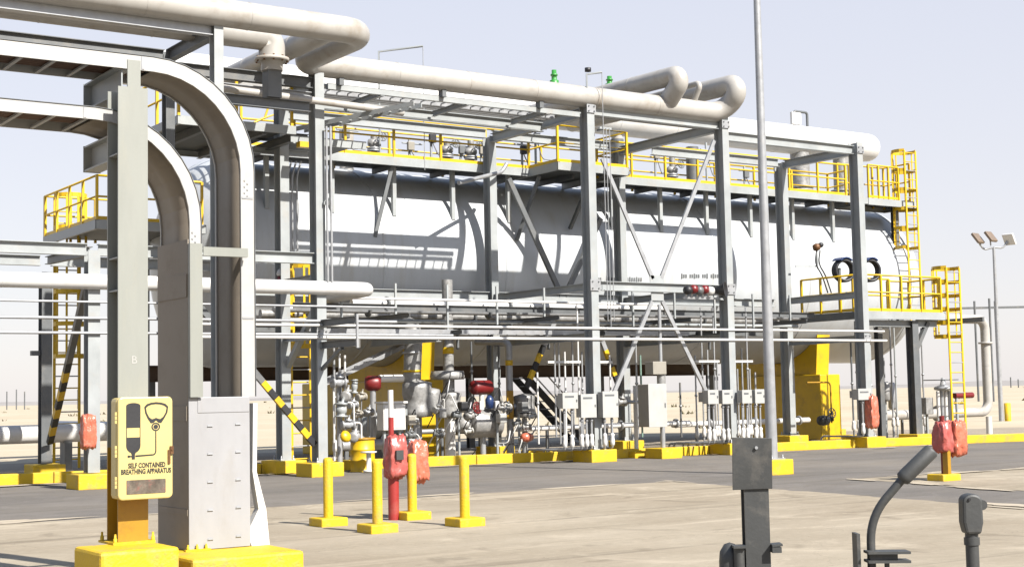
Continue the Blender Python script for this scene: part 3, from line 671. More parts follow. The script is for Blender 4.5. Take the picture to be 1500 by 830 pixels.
# ------------------------------------------------------------------ PIPE RACK
def footing(x, y, label, w=0.42, h=0.33):
    o = MB().box((x - w, y - w, 0), (x + w, y + w, h)).build('concrete_footing', yconc, None, bevel=0.02, origin=(x, y, 0))
    return tag(o, label, 'footing', 'yellow footings under the pipe rack posts')
YF, YK = 31.2, 36.0
XA, XC, XD, XE = 15.66, 23.75, 28.6, 34.15
posts = [(XA, YF, 9.55, 'yellow footing under the front rack post behind the leftmost bollard'),
         (XC, YF, 9.66, 'yellow footing under the rack post carrying three junction boxes'),
         (XD, YF, 9.66, 'yellow footing under the rack post carrying four junction boxes'),
         (XE, YF, 9.36, 'yellow footing under the rightmost front rack post beside the orange wrapped bag'),
         (XA, 33.15, 9.4, 'yellow footing under the inner rack post behind the left striped brace'),
         (XC, YK, 9.45, 'yellow footing under the inner rack post behind the silver valve pipes'),
         (XD, YK, 9.45, 'yellow footing under the inner rack post left of the beige cabinet'),
         (XE, 34.45, 9.2, 'yellow footing under the inner rack post in front of the right saddle pier')]
rack = T('pipe_rack', 'tall grey steel pipe rack with braced posts standing in front of the white vessel', 'pipe rack', (XA, YF, 0.33))
for x, y, zt, lab in posts:
    footing(x, y, lab)
    p = MB().ibeam((x, y, 0.345), (x, y, zt), 0.36, 0.24, 0.02, (0, 1, 0)).build('post', steel, rack)
    MB().box((x - 0.2, y - 0.24, 0.33), (x + 0.2, y + 0.24, 0.352)).build('base_plate', steel, p)
    for dx in (-0.16, 0.16):
        for dy in (-0.2, 0.2): MB().lathe([(0.028, 0), (0.028, 0.035), (0.016, 0.036), (0.016, 0.1)], (x + dx, y + dy, 0.352), n=8).build('anchor_bolt', galv, p)
def beam(p0, p1, h=0.26, b=0.18, name='beam', m=steel, par=None):
    return MB().ibeam(p0, p1, h, b, 0.018).build(name, m, par or rack)
g = 0.125
zl = PY(500, 149, 33.15).z - 0.13
beam((XA + g, 33.15, zl), (XC - 0.1, 33.15, zl))
zcd = PY(900, 159, YF).z - 0.13
beam((XC + g, YF, zcd), (XD - g, YF, zcd))
zde = PY(1150, 203, YF).z - 0.13
beam((XD + g, YF, zde), (XE - g, YF, zde))
beam((XA, YF + 0.19, 9.3), (XA, 33.15 - 0.19, 9.3)); beam((XC, YF + 0.19, zcd - 0.05), (XC, YK - 0.19, zcd - 0.05))
beam((XD, YF + 0.19, zcd - 0.05), (XD, YK - 0.19, zcd - 0.05)); beam((XE, YF + 0.19, zde), (XE, 34.45 - 0.19, zde))
zb = PY(718, 197, YK).z
beam((17.2, YK, zb), (XC - g, YK, zb)); beam((XC + g, YK, zb), (XD - g, YK, zb))
zb2 = PY(1150, 240, 34.45).z
beam((XD + 0.1, 34.45, zb2), (XE - g, 34.45, zb2))
beam((XA + 4.0, YF + 0.1, 8.2), (XA + 4.0, YF + 0.11, 8.2)) if False else None
zx = PY(400, 116, YF).z
beam((12.0, YF, zx), (XA - g, YF, zx), 0.26, 0.2, 'beam', steeld)
zx = PY(400, 133, YF).z
beam((12.0, YF + 0.02, zx), (XA - g, YF + 0.02, zx), 0.12, 0.14, 'beam', galv)
# middle level
zm = PY(920, 413, YF).z - 0.125
beam((XC + g, YF, zm), (XD - g, YF, zm), 0.25)
zmb = PY(700, 427, YK).z - 0.13
beam((XA + 0.2, YK, zmb), (XC - g, YK, zmb)); beam((XC + g, YK, zmb), (XD - g, YK, zmb)); beam((XD + g, YK, zmb), (XE + 1.0, YK, zmb))
for x, y1 in ((XA, 33.15), (XC, YK), (XD, YK), (XE, 34.45)):
    for z in (zmb - 0.05, 3.32):
        beam((x, YF + 0.19, z), (x, y1 - 0.19, z), 0.2, 0.14)
beam((19.7, YF + 1.2, 3.32), (19.7, YK, 3.32), 0.2, 0.14)
for k in range(11):
    x = 17.0 + 1.55 * k
    if min(abs(x - q) for q in (XC, XD, XE)) < 0.5: continue
    zc_ = (3.62, 3.86, 3.45)[k % 3]
    MB().ibeam((x, 31.9, zc_), (x, YK - 0.05, zc_), 0.12, 0.09, 0.012).build('cross_arm', steeld, rack)
    MB().bar((x, 32.6, zc_ + 0.061), (x, 32.6, zmb - 0.0), 0.05).build('hanger', steel, rack)
    if k % 2: MB().bar((x, 34.6, 3.1), (x, 34.6, zc_ - 0.061), 0.06).build('hanger', steeld, rack)
MB().channel((XA + 0.2, 33.0, 4.12), (XE - 0.2, 33.0, 4.12), 0.16, 0.07, 0.012).build('beam', steeld, rack)
MB().channel((XA + 0.2, 35.2, 3.66), (XE - 0.2, 35.2, 3.66), 0.2, 0.08, 0.012).build('beam', steeld, rack)
# hangers and braces of the front face
XM = PY(962, 425, YF).x
def brace(p0, p1, a=0.11, m=steel, name='brace'): return MB().angle(p0, p1, a, 0.012, (0, 1, 0)).build(name, m, rack)
def P31(x, y): p = PY(x, y, YF); return p
MB().box((XM - 0.22, YF - 0.03, zm - 0.36), (XM + 0.22, YF - 0.012, zm - 0.126)).build('gusset', steel, rack)
MB().box((XM - 0.25, YF - 0.03, zm + 0.126), (XM + 0.25, YF - 0.012, zm + 0.33)).build('gusset', steel, rack)
for a, b in ((P31(882, 232), P31(956, 408)), (P31(1046, 206), P31(968, 408)), (P31(955, 441), P31(897, 580)), (P31(970, 441), P31(1034, 572))):
    MB().bar(a, b, 0.11, 0.06, (0, 1, 0)).build('brace', galv, rack)
for a, b in ((PY(745, 262, YK), PY(822, 432, YK)), (PY(880, 320, YK), PY(828, 432, YK))):
    MB().bar(a, b, 0.15, 0.1, (0, 1, 0)).build('brace', steeld, rack)
brace((XA, YF + 0.25, 3.9), (XA, 33.0, 2.55), 0.13)
# diagonal from post A up and away to the left, striped at the foot
def striped(p0, p1, fr, n, w=0.14, parent=rack, top=steeld):
    p0 = V(p0); p1 = V(p1); mb = MB(); 
    for i in range(n):
        mb.bar(p0 + (p1 - p0) * (fr * i / n), p0 + (p1 - p0) * (fr * (i + 1) / n - 0.0005), w, w * 0.7, (0, 1, 0), mi=1 - i % 2)
    mb.bar(p0 + (p1 - p0) * fr, p1, w, w * 0.7, (0, 1, 0), mi=2)
    return mb.build('brace', [yellow, black, top], parent)
striped((XA - 0.13, YF, 0.75), (PY(378, 538, YF).x - 1.7, YF, PY(378, 538, YF).z + 1.7), 0.42, 8)
striped((PY(771, 567, 33.6).x, 33.6, PY(771, 567, 33.6).z), tuple(PY(812, 470, 33.6)), 0.62, 5, 0.14, rack, galv)
striped((PY(905, 562, 34.8).x, 34.8, PY(905, 562, 34.8).z), tuple(PY(882, 500, 34.8)), 0.8, 4, 0.14, rack, galv)
# ---- low rack at the far left
lr = T('low_pipe_rack', 'lower grey steel pipe rack with striped brace at the far left behind the pale column', 'pipe rack', (10.2, YF, 0.33))
xl2 = PY(66, 600, 36.9).x
for x, y in ((10.25, YF), (xl2, 36.9)):
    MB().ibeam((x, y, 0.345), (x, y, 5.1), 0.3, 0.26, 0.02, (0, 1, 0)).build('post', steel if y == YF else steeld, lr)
footing(10.25, YF, 'yellow footing under the front post of the low left rack, beside the cabinet')
footing(xl2, 36.9, 'yellow footing at the foot of the far left striped brace', 0.4)
zz = PY(60, 354, YF).z
beam((2.0, YF, zz - 0.13), (10.12, YF, zz - 0.13), 0.26, 0.18, 'beam', steel, lr); beam((10.38, YF, zz - 0.13), (XA - g, YF, zz - 0.13), 0.26, 0.18, 'beam', steel, lr)
zz2 = PY(60, 374, 36.9).z
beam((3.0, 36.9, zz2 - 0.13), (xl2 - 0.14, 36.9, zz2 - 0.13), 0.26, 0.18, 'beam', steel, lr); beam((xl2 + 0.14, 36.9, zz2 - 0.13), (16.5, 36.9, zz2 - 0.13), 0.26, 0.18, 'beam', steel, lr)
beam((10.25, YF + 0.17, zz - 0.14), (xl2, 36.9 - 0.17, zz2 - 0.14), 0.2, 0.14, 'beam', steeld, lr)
striped(tuple(PY(73, 648, 36.6)), (10.3, YF + 0.3, 4.7), 0.5, 9, 0.15, lr)
MB().bar(PY(45, 517, 36.9), (xl2 - 0.14, 36.9, PY(45, 517, 36.9).z), 0.12).build('stub', steeld, lr)
# ---- high rack carrying the top left pipes
hr = T('high_pipe_rack', 'tall steel frame at the upper left carrying the two fat insulated pipes', 'pipe rack', (11.75, 28, 0))
XH = PY(317, 60, 28.0).x; zh = PY(150, 12, 28.0).z - 0.02
for x in (XH, XH - 9): MB().ibeam((x, 28.0, 0.02), (x, 28.0, PY(315, 20, 28.0).z), 0.26, 0.2, 0.018, (0, 1, 0)).build('post', steel, hr)
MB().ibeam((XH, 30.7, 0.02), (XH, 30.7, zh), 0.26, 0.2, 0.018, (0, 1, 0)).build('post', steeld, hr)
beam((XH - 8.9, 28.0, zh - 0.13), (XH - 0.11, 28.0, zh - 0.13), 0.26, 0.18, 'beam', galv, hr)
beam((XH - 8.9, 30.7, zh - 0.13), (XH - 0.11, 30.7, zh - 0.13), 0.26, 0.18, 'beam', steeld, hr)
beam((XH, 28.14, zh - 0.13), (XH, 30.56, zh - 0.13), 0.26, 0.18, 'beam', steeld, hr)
MB().bar((XH - 4.9, 28.0, zh - 0.27), (XH - 4.9, 28.0, zh - 1.25), 0.05).build('hanger', steel, hr)
# ------------------------------------------------------------------ PIPES
def pipe(name, label, pts, r, m=cream, bend=None, rings=1.6, cat='pipe', n=18, group=None, extra=None):
    t = T(name, label, cat, pts[0], group)
    MB().tube(pts, r, n, bend=r * 2.2 if bend is None else bend, rings=rings).build('run', m, t)
    return t
zr = PY(640, 116, YF).z
rr_ = 0.29
e1 = PZ(536, 48, zr); 
t = pipe('insulated_pipeline', 'long cream insulated pipeline on the rack top, from upper left elbow to right loop',
         [(-6, e1.y, zr), (e1.x, e1.y, zr), (e1.x, YF, zr), (XD + 0.15, YF, zr), (XD + 0.15, YF - 0.85, zr + 0.78), (XD + 0.15, 38.6, zr + 0.95)], rr_, cream, 0.55, 2.3)
XB = PY(975, 152, YF).x
MB().tube([(XB, YF - 0.1, zr + 0.12), (XB, YF - 0.9, zr + 0.80), (XB, 38.6, zr + 0.95)], rr_ * 0.93, 18, bend=0.5, rings=2.0).build('branch', cream, t)
MB().tube([(XB + 1.0, YF, zr + 0.15), (XB + 1.0, YF - 0.4, zr + 0.72), (XB + 1.0, 36.5, zr + 0.72)], 0.085, 12, bend=0.2).build('branch', cream, t)
for x in (16.3, 19.2, 22.2, 24.5, 26.3, 27.9):
    MB().box((x - 0.06, YF - 0.1, zcd + 0.131 if x > XC else zr - rr_ - 0.16), (x + 0.06, YF + 0.1, zr - rr_ + 0.02)).build('pipe_shoe', steeld, t)
for k in range(4):
    x = e1.x - 3.6 + 0.18 * k
    if k in (0, 2): MB().lathe([(0.03, 0), (0.03, 0.16), (0.06, 0.165), (0.06, 0.2)], (x, e1.y, zr + rr_ - 0.01), n=8).build('vent_stub', brass, t)
# second fat pipe ending in a flanged elbow
yp2 = 29.3; z2 = PY(340, 49, yp2).z; px2 = PY(398, 62, yp2).x; dz2 = z2 - PY(390, 84, yp2).z
t = pipe('flanged_pipe', 'fat insulated pipe at upper left turning down into a bolted flange', [(-6, yp2, z2), (px2, yp2, z2), (px2, yp2, z2 - dz2)], 0.29, cream, 0.36, 2.4)
fl = MB().lathe([(0.29, 0), (0.38, 0), (0.38, 0.07), (0.29, 0.07)], (px2, yp2, z2 - dz2 - 0.08), n=22).build('flange', cream, t)
for k in range(10):
    a = 2 * math.pi * k / 10; MB().lathe([(0.022, 0), (0.022, 0.13)], (px2 + 0.34 * math.cos(a), yp2 + 0.34 * math.sin(a), z2 - dz2 - 0.11), n=6).build('bolt', brass, fl)
MB().tube([(px2, yp2, z2 - dz2 - 0.08), (px2, yp2, z2 - dz2 - 0.30)], 0.24, 16).build('lower_run', cream, t)
MB().box((px2 - 0.16, yp2 - 0.16, z2 - dz2 - 0.9), (px2 + 0.16, yp2 + 0.16, z2 - dz2 - 0.301)).build('support', steeld, t)
MB().ibeam((XH + 0.12, yp2, z2 - dz2 - 1.02), (px2 + 0.9, yp2, z2 - dz2 - 1.02), 0.22, 0.16, 0.014).build('bearer', steeld, hr)
a = PZ(470, 50, zr); b = PZ(322, 96, zr)
pipe('insulated_pipe', 'fat insulated pipe running towards the viewer beneath the upper left elbow', [(a.x, e1.y + 0.2, zr), (a.x, b.y + 1.5, zr)], 0.25, cream, 0.4, 1.5)
# header over the vessel
YH, ZH_, RH = 39.4, 11.2, 0.55
xr = PY(1281, 212, YH).x
hd = T('header_pipe', 'very long white header pipe with rounded end lying above the vessel walkway', 'pipe', (15, YH, ZH_))
mb = MB(); mb.tube([(13.5, YH, ZH_), (xr - 0.5, YH, ZH_)], RH, 28, rings=2.6)
mb.lathe([(RH, 0), (RH * 0.97, 0.14), (RH * 0.86, 0.29), (RH * 0.65, 0.42), (RH * 0.35, 0.49), (0, 0.51)], (xr - 0.5, YH, ZH_), (1, 0, 0), 28); mb.build('shell', white, hd)
ZD = 8.64
for px_, rr2 in ((508, 0.22), (905, 0.2), (1172, 0.36), (1232, 0.30)):
    x = PY(px_, 250, YH).x
    nz = MB().tube([(x, YH, ZD - 0.15), (x, YH, ZH_ - RH + 0.05)], rr2, 18).build('riser', clad if px_ > 1000 else cream, hd)
    for z in (ZD + 0.6, ZD + 0.72): MB().lathe([(rr2, 0), (rr2 + 0.12, 0), (rr2 + 0.12, 0.07), (rr2, 0.07)], (x, YH, z), n=20).build('flange', clad, nz)
x = PY(1173, 180, YH).x
MB().tube([(x - 0.35, YH, ZH_ + RH - 0.02), (x - 0.35, YH, ZH_ + RH + 0.55), (x + 0.35, YH, ZH_ + RH + 0.55), (x + 0.35, YH, ZH_ + RH - 0.02)], 0.05, 8, bend=0.1).build('lifting_loop', steeld, hd)
MB().box((x - 0.5, YH - 0.05, ZH_ + RH + 0.05), (x - 0.02, YH + 0.05, ZH_ + RH + 0.5)).build('tag_plate', white, hd)
# medium white pipe at mid height, from far left to an elbow behind the valve bay
zw = PY(300, 417, 31.0).z
t = pipe('white_pipe', 'thick white horizontal pipe at mid height ending left of the vessel valves', [(-6, 31.0, zw), (PY(543, 425, 31.0).x, 31.0, zw), (PY(543, 425, 31.0).x, 33.5, zw - 0.05)], 0.165, white, 0.28, 3.0)
xg = PY(125, 635, 38.6).x; zg = PY(60, 635, 38.6).z
t = pipe('white_pipe', 'fat white pipe lying just above the ground behind the low left rack', [(-8, 38.6, zg), (xg + 1.5, 38.6, zg), (xg + 1.5, 46.5, zg)], 0.24, white, 0.5, 4.0)
for x in (4, 8, 12): MB().box((x - 0.1, 38.4, 0.0), (x + 0.1, 38.8, zg - 0.22)).build('support', steeld, t)
# tan conduit crossing the rack top
za = PY(480, 150, 30.75).z
pipe('cream_pipe', 'slim cream pipe crossing diagonally below the fat elbow in front of the rack top', [(11.3, 30.75, za + 0.12), (PY(590, 154, 30.75).x, 30.75, za - 0.06)], 0.085, cream, 0, 0)
# slim horizontals across the low front of the rack : (pixel y at x=640, depth Y, radius, x start, x end, material, label)
rows = [(478, 31.0, 0.032, 12.0, 34.9, white, 'thin white pipe across the rack front, second lowest of the long thin horizontals'),
        (495, 31.0, 0.036, 12.0, 35.0, white, 'thin white pipe across the rack front, lowest of the long thin horizontals'),
        (446, 33.2, 0.10, 17.6, 28.0, white, 'medium white pipe at mid rack height passing behind the middle rack posts'),
        (456, 34.2, 0.09, 15.9, 34.5, galv, 'silver pipe just below the medium white pipe inside the rack'),
        (463, 35.0, 0.11, 15.9, 35.2, clad, 'grey jacketed pipe deepest inside the rack, under the vessel belly'),
        (439, 32.3, 0.035, 17.0, 27.0, white, 'thin white pipe just above the medium white pipe inside the rack'),
        (471, 33.6, 0.05, 15.9, 33.8, steel, 'slim grey pipe hung low inside the rack below the silver pipe')]
for y, Y, r, x0, x1, m, lab in rows:
    z = PY(640, y, Y).z
    t = pipe('slim_pipe', lab, [(x0, Y, z), (x1, Y, z)], r, m, 0, 0, 'pipe', 12)
    if r < 0.04 and Y < 32:
        for x in (XA, XC, XD, XE): MB().box((x - 0.05, Y + r, z - 0.05), (x + 0.05, YF - 0.181, z + 0.05)).build('clamp', steel, t)
    if r >= 0.09:
        for x in (18.6, 22.4, 26.6, 31.0):
            if x0 < x < x1: MB().lathe([(r, 0), (r + 0.09, 0), (r + 0.09, 0.05), (r, 0.05)], (x, Y, z), (1, 0, 0), 16).build('flange', steeld, t)
for y, r, lab in ((441, 0.025, 'thin upper conduit at the far left below the thick white pipe'), (465, 0.035, 'thin middle conduit at the far left below the thick white pipe'), (487, 0.032, 'thin lower conduit at the far left below the thick white pipe')):
    z = PY(80, y, 31.0).z; pipe('conduit', lab, [(2, 31.0, z), (XA + (3.6 if y > 480 else 2.0), 31.0, z)], r, galv, 0, 0, 'conduit', 8)
# right hand down pipe
Yd = 35.0
a = PY(1415, 467, Yd); b = PY(1442, 467, Yd); c = PY(1440, 603, Yd); d_ = PY(1290, 603, Yd)
t = pipe('drain_pipe', 'grey white drain pipe bending down and back left at the right edge behind the ladder', [(a.x - 1.5, Yd, a.z), (b.x, Yd, a.z), (b.x, Yd, c.z), (d_.x, Yd, c.z)], 0.17, cream, 0.4, 1.5)
MB().tube([(b.x, Yd, 0.03), (b.x, Yd, c.z - 0.17)], 0.11, 12).build('support', white, t)
MB().lathe([(0.17, 0), (0.26, 0), (0.26, 0.06), (0.17, 0.06)], (b.x, Yd, a.z - 0.9), n=18).build('flange', cream, t)
MB().lathe([(0.17, 0), (0.3, 0), (0.3, 0.5), (0.17, 0.5)], (b.x - 2.8, Yd, c.z), (1, 0, 0), 18).build('jacket', clad, t)
MB().tube([(b.x - 3.6, Yd, 0.02), (b.x - 3.6, Yd, c.z - 0.17)], 0.09, 10).build('support', white, t)
# ------------------------------------------------------------------ VESSEL
VY, VZ, VR = 39.4, 5.73, 2.97
xvR = PY(1329, 360, VY).x; XV1 = 42.75; XV0 = 16.4
ves = T('pressure_vessel', 'huge white horizontal pressure vessel with domed ends behind the pipe rack', 'vessel', (30, VY, 2.3))
mb = MB(); NS = 96; NX = 26
vs = []; fs = []
for i in range(NX + 1):
    x = XV0 + (XV1 - XV0) * i / NX
    for k in range(NS):
        a = 2 * math.pi * k / NS; vs.append((x, VY + VR * math.cos(a), VZ + VR * math.sin(a)))
for i in range(NX):
    for k in range(NS): fs.append([i * NS + k, i * NS + (k + 1) % NS, (i + 1) * NS + (k + 1) % NS, (i + 1) * NS + k])
mb.add(vs, fs, True); mb.build('shell', vesselm, ves)
for sgn, x in ((1, XV1), (-1, XV0)):
    pr = [(VR * math.cos(math.radians(q)), VR * 0.5 * math.sin(math.radians(q))) for q in range(0, 91, 6)]
    MB().lathe(pr, (x, VY, VZ), (sgn, 0, 0), NS).build('domed_head', vesselm, ves)
for x in (XV0 + 0.02, 20.4, 24.6, 28.9, 33.1, 37.4, XV1 - 0.02):
    MB().lathe([(VR - 0.01, -0.04), (VR + 0.014, -0.03), (VR + 0.014, 0.03), (VR - 0.01, 0.04)], (x, VY, VZ), (1, 0, 0), NS).build('weld_seam', vesselm, ves)
# faint stencil marks
mk = MB()
for (xa, xb, yy) in ((998, 1066, 404), (872, 945, 409)):
    n = 22
    for i in range(n):
        if rnd.random() < 0.2: continue
        px_ = xa + (xb - xa) * i / n
        d = ray(px_, yy); A = d.y ** 2 + d.z ** 2; B = -2 * (d.y * VY + d.z * (VZ - H)); C_ = VY ** 2 + (VZ - H) ** 2 - (VR + 0.01) ** 2
        tt = (-B - math.sqrt(B * B - 4 * A * C_)) / (2 * A); p = CAM + d * tt
        hgt = 0.11 if i % 3 else 0.16
        mk.box((p.x, p.y - 0.006, p.z - hgt / 2), (p.x + 0.055, p.y + 0.02, p.z + hgt / 2))
o = mk.build('stencil_marks', steeld, ves); o['kind'] = 'stuff'
# saddles (steel) and piers (concrete)
for px_, lab in ((1203, 'yellow concrete saddle pier under the right end of the vessel'), (612, 'yellow concrete saddle pier under the left part of the vessel, behind the valves')):
    x0 = PY(px_, 600, 37.0).x; x1 = x0 + 1.0
    zt = PY(1203, 548, 37.0).z
    o = MB().box((x0, 37.0, 0), (x1, 41.9 if px_ > 1000 else 44.6, zt)).build('saddle_pier', yellow, None, bevel=0.03, origin=((x0 + x1) / 2, 39.4, 0)); tag(o, lab, 'pier')
    pr = [(37.3, zt + 0.004), (41.5, zt + 0.004)]
    for i in range(15):
        a = math.radians(-90 + 48 - 96 * i / 14); pr.append((VY + (VR + 0.02) * math.cos(a), VZ + (VR + 0.02) * math.sin(a)))
    mb = MB(); mb.poly([(x0 + 0.12, y, z) for y, z in pr], (1, 0, 0), 0.62); mb.build('saddle', yellow, ves)
# ------------------------------------------------------------------ WALKWAYS
def rail(par, pts, h=1.1, sp=1.5, toe=True, m=yellow, r=0.032):
    """handrail along a broken line of floor points"""
    pts = [V(p) for p in pts]
    u = V((0, 0, 1))
    MB().tube([p + u * h for p in pts], r, 8).build('top_rail', m, par)
    MB().tube([p + u * h * 0.53 for p in pts], r * 0.85, 8).build('mid_rail', m, par)
    if toe:
        for a, b in zip(pts[:-1], pts[1:]):
            MB().bar(a + u * 0.055, b + u * 0.055, 0.012, 0.09).build('toe_board', m, par)
    for i, (a, b) in enumerate(zip(pts[:-1], pts[1:])):
        L = (b - a).length; n = max(1, round(L / sp))
        for k in range(n + (1 if i == len(pts) - 2 else 0)):
            p = a + (b - a) * (k / n)
            MB().bar(p - u * 0.12, p + u * h, 0.065).build('rail_post', m, par)
def deck(par, x0, y0, x1, y1, z, edges='', h=0.24):
    MB().box((x0 + 0.02, y0 + 0.02, z - 0.04), (x1 - 0.02, y1 - 0.02, z)).build('deck', grating, par)
    if 'f' in edges: MB().channel((x0, y0, z - h / 2 + 0.004), (x1, y0, z - h / 2 + 0.004), h, 0.08, 0.012, side=-1).build('edge_channel', steel, par)
    if 'b' in edges: MB().channel((x0, y1, z - h / 2 + 0.004), (x1, y1, z - h / 2 + 0.004), h, 0.08, 0.012, side=1).build('edge_channel', steel, par)
    if 'l' in edges: MB().channel((x0, y0, z - h / 2), (x0, y1, z - h / 2), h, 0.08, 0.012, side=1).build('edge_channel', steel, par)
    if 'r' in edges: MB().channel((x1, y0, z - h / 2), (x1, y1, z - h / 2), h, 0.08, 0.012, side=-1).build('edge_channel', steel, par)
YW = 36.2
wl = T('walkway', 'long grey walkway with yellow handrails on top of the vessel behind the rack', 'walkway', (25, YW, ZD))
X0, X1, X2, X3 = 15.9, 25.3, 28.0, 40.2
deck(wl, X0, YW, X1, 38.2, ZD, 'fl'); deck(wl, X1, 34.7, X2, 38.2, ZD, 'flr'); deck(wl, X2, YW, X3, 38.2, ZD, 'fr')
rail(wl, [(X0 + 0.05, 38.1, ZD), (X0 + 0.05, YW + 0.05, ZD), (X1 + 0.04, YW + 0.05, ZD), (X1 + 0.04, 34.75, ZD), (X2 - 0.05, 34.75, ZD), (X2 - 0.05, YW + 0.05, ZD), (X3 - 1.1, YW + 0.05, ZD)], 1.1, 1.45)
rail(wl, [(X0 + 0.05, 38.1, ZD), (X3 - 0.05, 38.1, ZD), (X3 - 0.05, YW + 1.0, ZD)], 1.1, 1.9, False)
x = X0 + 1.0
while x < X3:
    if not (X1 - 0.2 < x < X2 + 0.2):
        yy = 36.75; zz = VZ + math.sqrt(VR ** 2 - (yy - VY) ** 2)
        MB().bar((x, yy, zz - 0.05), (x, yy, ZD - 0.041), 0.12).build('leg', steel, wl)
    MB().bar((x + 0.1, YW + 0.012, ZD - 0.12), (x + 0.1, 38.15, ZD - 0.12), 0.08, 0.15).build('cross_beam', steeld, wl); x += 2.0
for a, b in ((PY(575, 240, YW + 0.2), PY(549, 347, 36.52)), (PY(790, 258, 35.9), PY(757, 352, 36.5)), (PY(862, 270, 35.6), PY(835, 335, 36.6))):
    MB().bar(a, b, 0.1).build('knee_brace', steeld, wl)
a = PY(672, 268, 34.6); b = PY(735, 252, 35.6); c = PY(742, 240, 35.6)
MB().tube([a, b, c], 0.06, 10, bend=0.2).build('vent_elbow', galv, wl)
# lower right platform
YP0 = 31.7; XP0, ZP_ = PY(1262, 455, YP0).x, PY(1300, 456, YP0).z; YPB = PX(1172, 452, XP0).y
XP1 = PY(1352, 458, YP0).x
lpf = T('platform', 'yellow railed steel platform at the right end of the vessel carrying two hose reels', 'platform', ((XP0 + XP1) / 2, YP0, 0.2))
deck(lpf, XP0, YP0, XP1 + 1.1, YP0 + 1.25, ZP_, 'fr')
MB().channel((XP0, YP0, ZP_ - 0.12), (XP0, YPB, ZP_ - 0.12), 0.24, 0.08, 0.012, side=1).build('edge_channel', steeld, lpf)
MB().box((XP0 + 0.02, YP0 + 1.25, ZP_ - 0.04), (XP0 + 0.9, YPB, ZP_)).build('deck', grating, lpf)
rail(lpf, [(XP0 + 0.04, YPB - 0.05, ZP_), (XP0 + 0.04, YP0 + 0.05, ZP_), (XP1 + 0.95, YP0 + 0.05, ZP_)], 1.15, 0.95)
rail(lpf, [(XP0 + 0.95, YP0 + 1.2, ZP_), (XP1 - 0.2, YP0 + 1.2, ZP_)], 1.15, 1.4, False)
rail(lpf, [(XP1 + 1.05, YP0 + 0.2, ZP_), (XP1 + 1.05, YP0 + 1.45, ZP_), (XP1, YP0 + 1.45, ZP_)], 1.12, 0.7)
xc_ = PY(1339, 560, YP0 + 0.3).x
MB().ibeam((xc_, YP0 + 0.3, 0.3), (xc_, YP0 + 0.3, ZP_ - 0.26), 0.3, 0.28, 0.02, (0, 1, 0)).build('column', steeld, lpf)
MB().bar((xc_ + 0.1, YP0 + 0.3, ZP_ - 1.25), (XP1 + 0.55, YP0 + 0.3, ZP_ - 0.3), 0.14).build('knee_brace', steeld, lpf)
MB().ibeam((XP0 + 0.1, YP0 + 0.3, ZP_ - 0.36), (XP1 + 1.0, YP0 + 0.3, ZP_ - 0.36), 0.2, 0.14, 0.015).build('beam', steel, lpf)
MB().ibeam((xc_ + 0.3, YP0 + 2.0, 0.02), (xc_ + 0.3, YP0 + 2.0, ZP_ - 0.26), 0.2, 0.2, 0.02, (0, 1, 0)).build('column', steeld, lpf)
MB().box((xc_ - 0.4, YP0 - 0.1, 0), (xc_ + 0.4, YP0 + 0.7, 0.3)).build('footing', yconc, lpf, bevel=0.02)
# gusset plates with bolts where the braces meet the posts
def gusset(x, z, w=0.34, h=0.3):
    gp = MB().box((x - w / 2, YF - 0.215, z - h / 2), (x + w / 2, YF - 0.203, z + h / 2)).build('gusset', galv, rack)
    for dx in (-0.3, 0.3):
        for dz in (-0.3, 0.3): MB().lathe([(0.022, 0), (0.022, 0.02)], (x + dx * w, YF - 0.236, z + dz * h), (0, 1, 0), 6).build('bolt', steeld, gp)
for x in (XC, XD): gusset(x, zm); gusset(x, zcd, 0.3, 0.22)
gusset(XE, zde, 0.3, 0.22); gusset(XE, 3.32, 0.3, 0.22); gusset(XA, 3.32, 0.3, 0.22)
# hose reels
for px_, lab in ((1238, 'black hose reel with blue cover on the right platform, left of the rightmost rack post'), (1276, 'black hose reel with blue cover just right of the rightmost rack post')):
    c = PY(px_, 396, YP0 + 0.95); t = T('hose_reel', lab, 'hose reel', (c.x, c.y, ZP_))
    mb = MB()
    for k in range(3): mb.torus(c + V((0.0, 0.07 * k, 0)), (0.25, 1, 0), 0.33, 0.05)
    mb.build('hose', black, t)
    pr = [(0.41 * math.cos(math.radians(q)), 0.41 * math.sin(math.radians(q))) for q in range(50, 131, 10)]
    pr += [(0.375 * math.cos(math.radians(q)), 0.375 * math.sin(math.radians(q))) for q in range(130, 49, -10)]
    MB().prism(pr, c + V((0, -0.1, 0.02)), c + V((0.0, 0.3, 0.02))).build('cover', blue, t)
    MB().bar((c.x, c.y + 0.26, ZP_), (c.x, c.y + 0.26, c.z + 0.1), 0.08).build('stand', steeld, t)
# cable loop and gauge by the platform
c = PY(1196, 362, 34.0); t = T('level_gauge', 'small brown level transmitter with hanging cables beside the hose reels', 'gauge', (c.x, c.y, ZP_))
MB().lathe([(0.0, -0.12), (0.1, -0.1), (0.13, 0), (0.1, 0.1), (0, 0.12)], c, (0.4, -1, 0.2), 14).build('head', brass, t)
MB().lathe([(0.0, -0.08), (0.08, -0.07), (0.09, 0), (0.07, 0.07), (0, 0.08)], c + V((0.2, 0, 0.08)), (1, 0, 0.3), 12).build('head', black, t)
MB().tube([c, (c.x + 0.02, c.y, c.z - 0.7)], 0.03, 8).build('stem', steel, t)
for k, s in enumerate((0.0, 0.16)): MB().tube([c + V((s, 0, -0.1)), c + V((s - 0.15, -0.05, -0.55)), c + V((s + 0.1, -0.1, -0.9)), c + V((s + 0.35, -0.1, -1.5))], 0.022, 8, bend=0.25).build('cable', black, t)
MB().bar(PY(1165, 390, 34.0), PY(1195, 390, 34.0), 0.04).build('arm', steel, t)
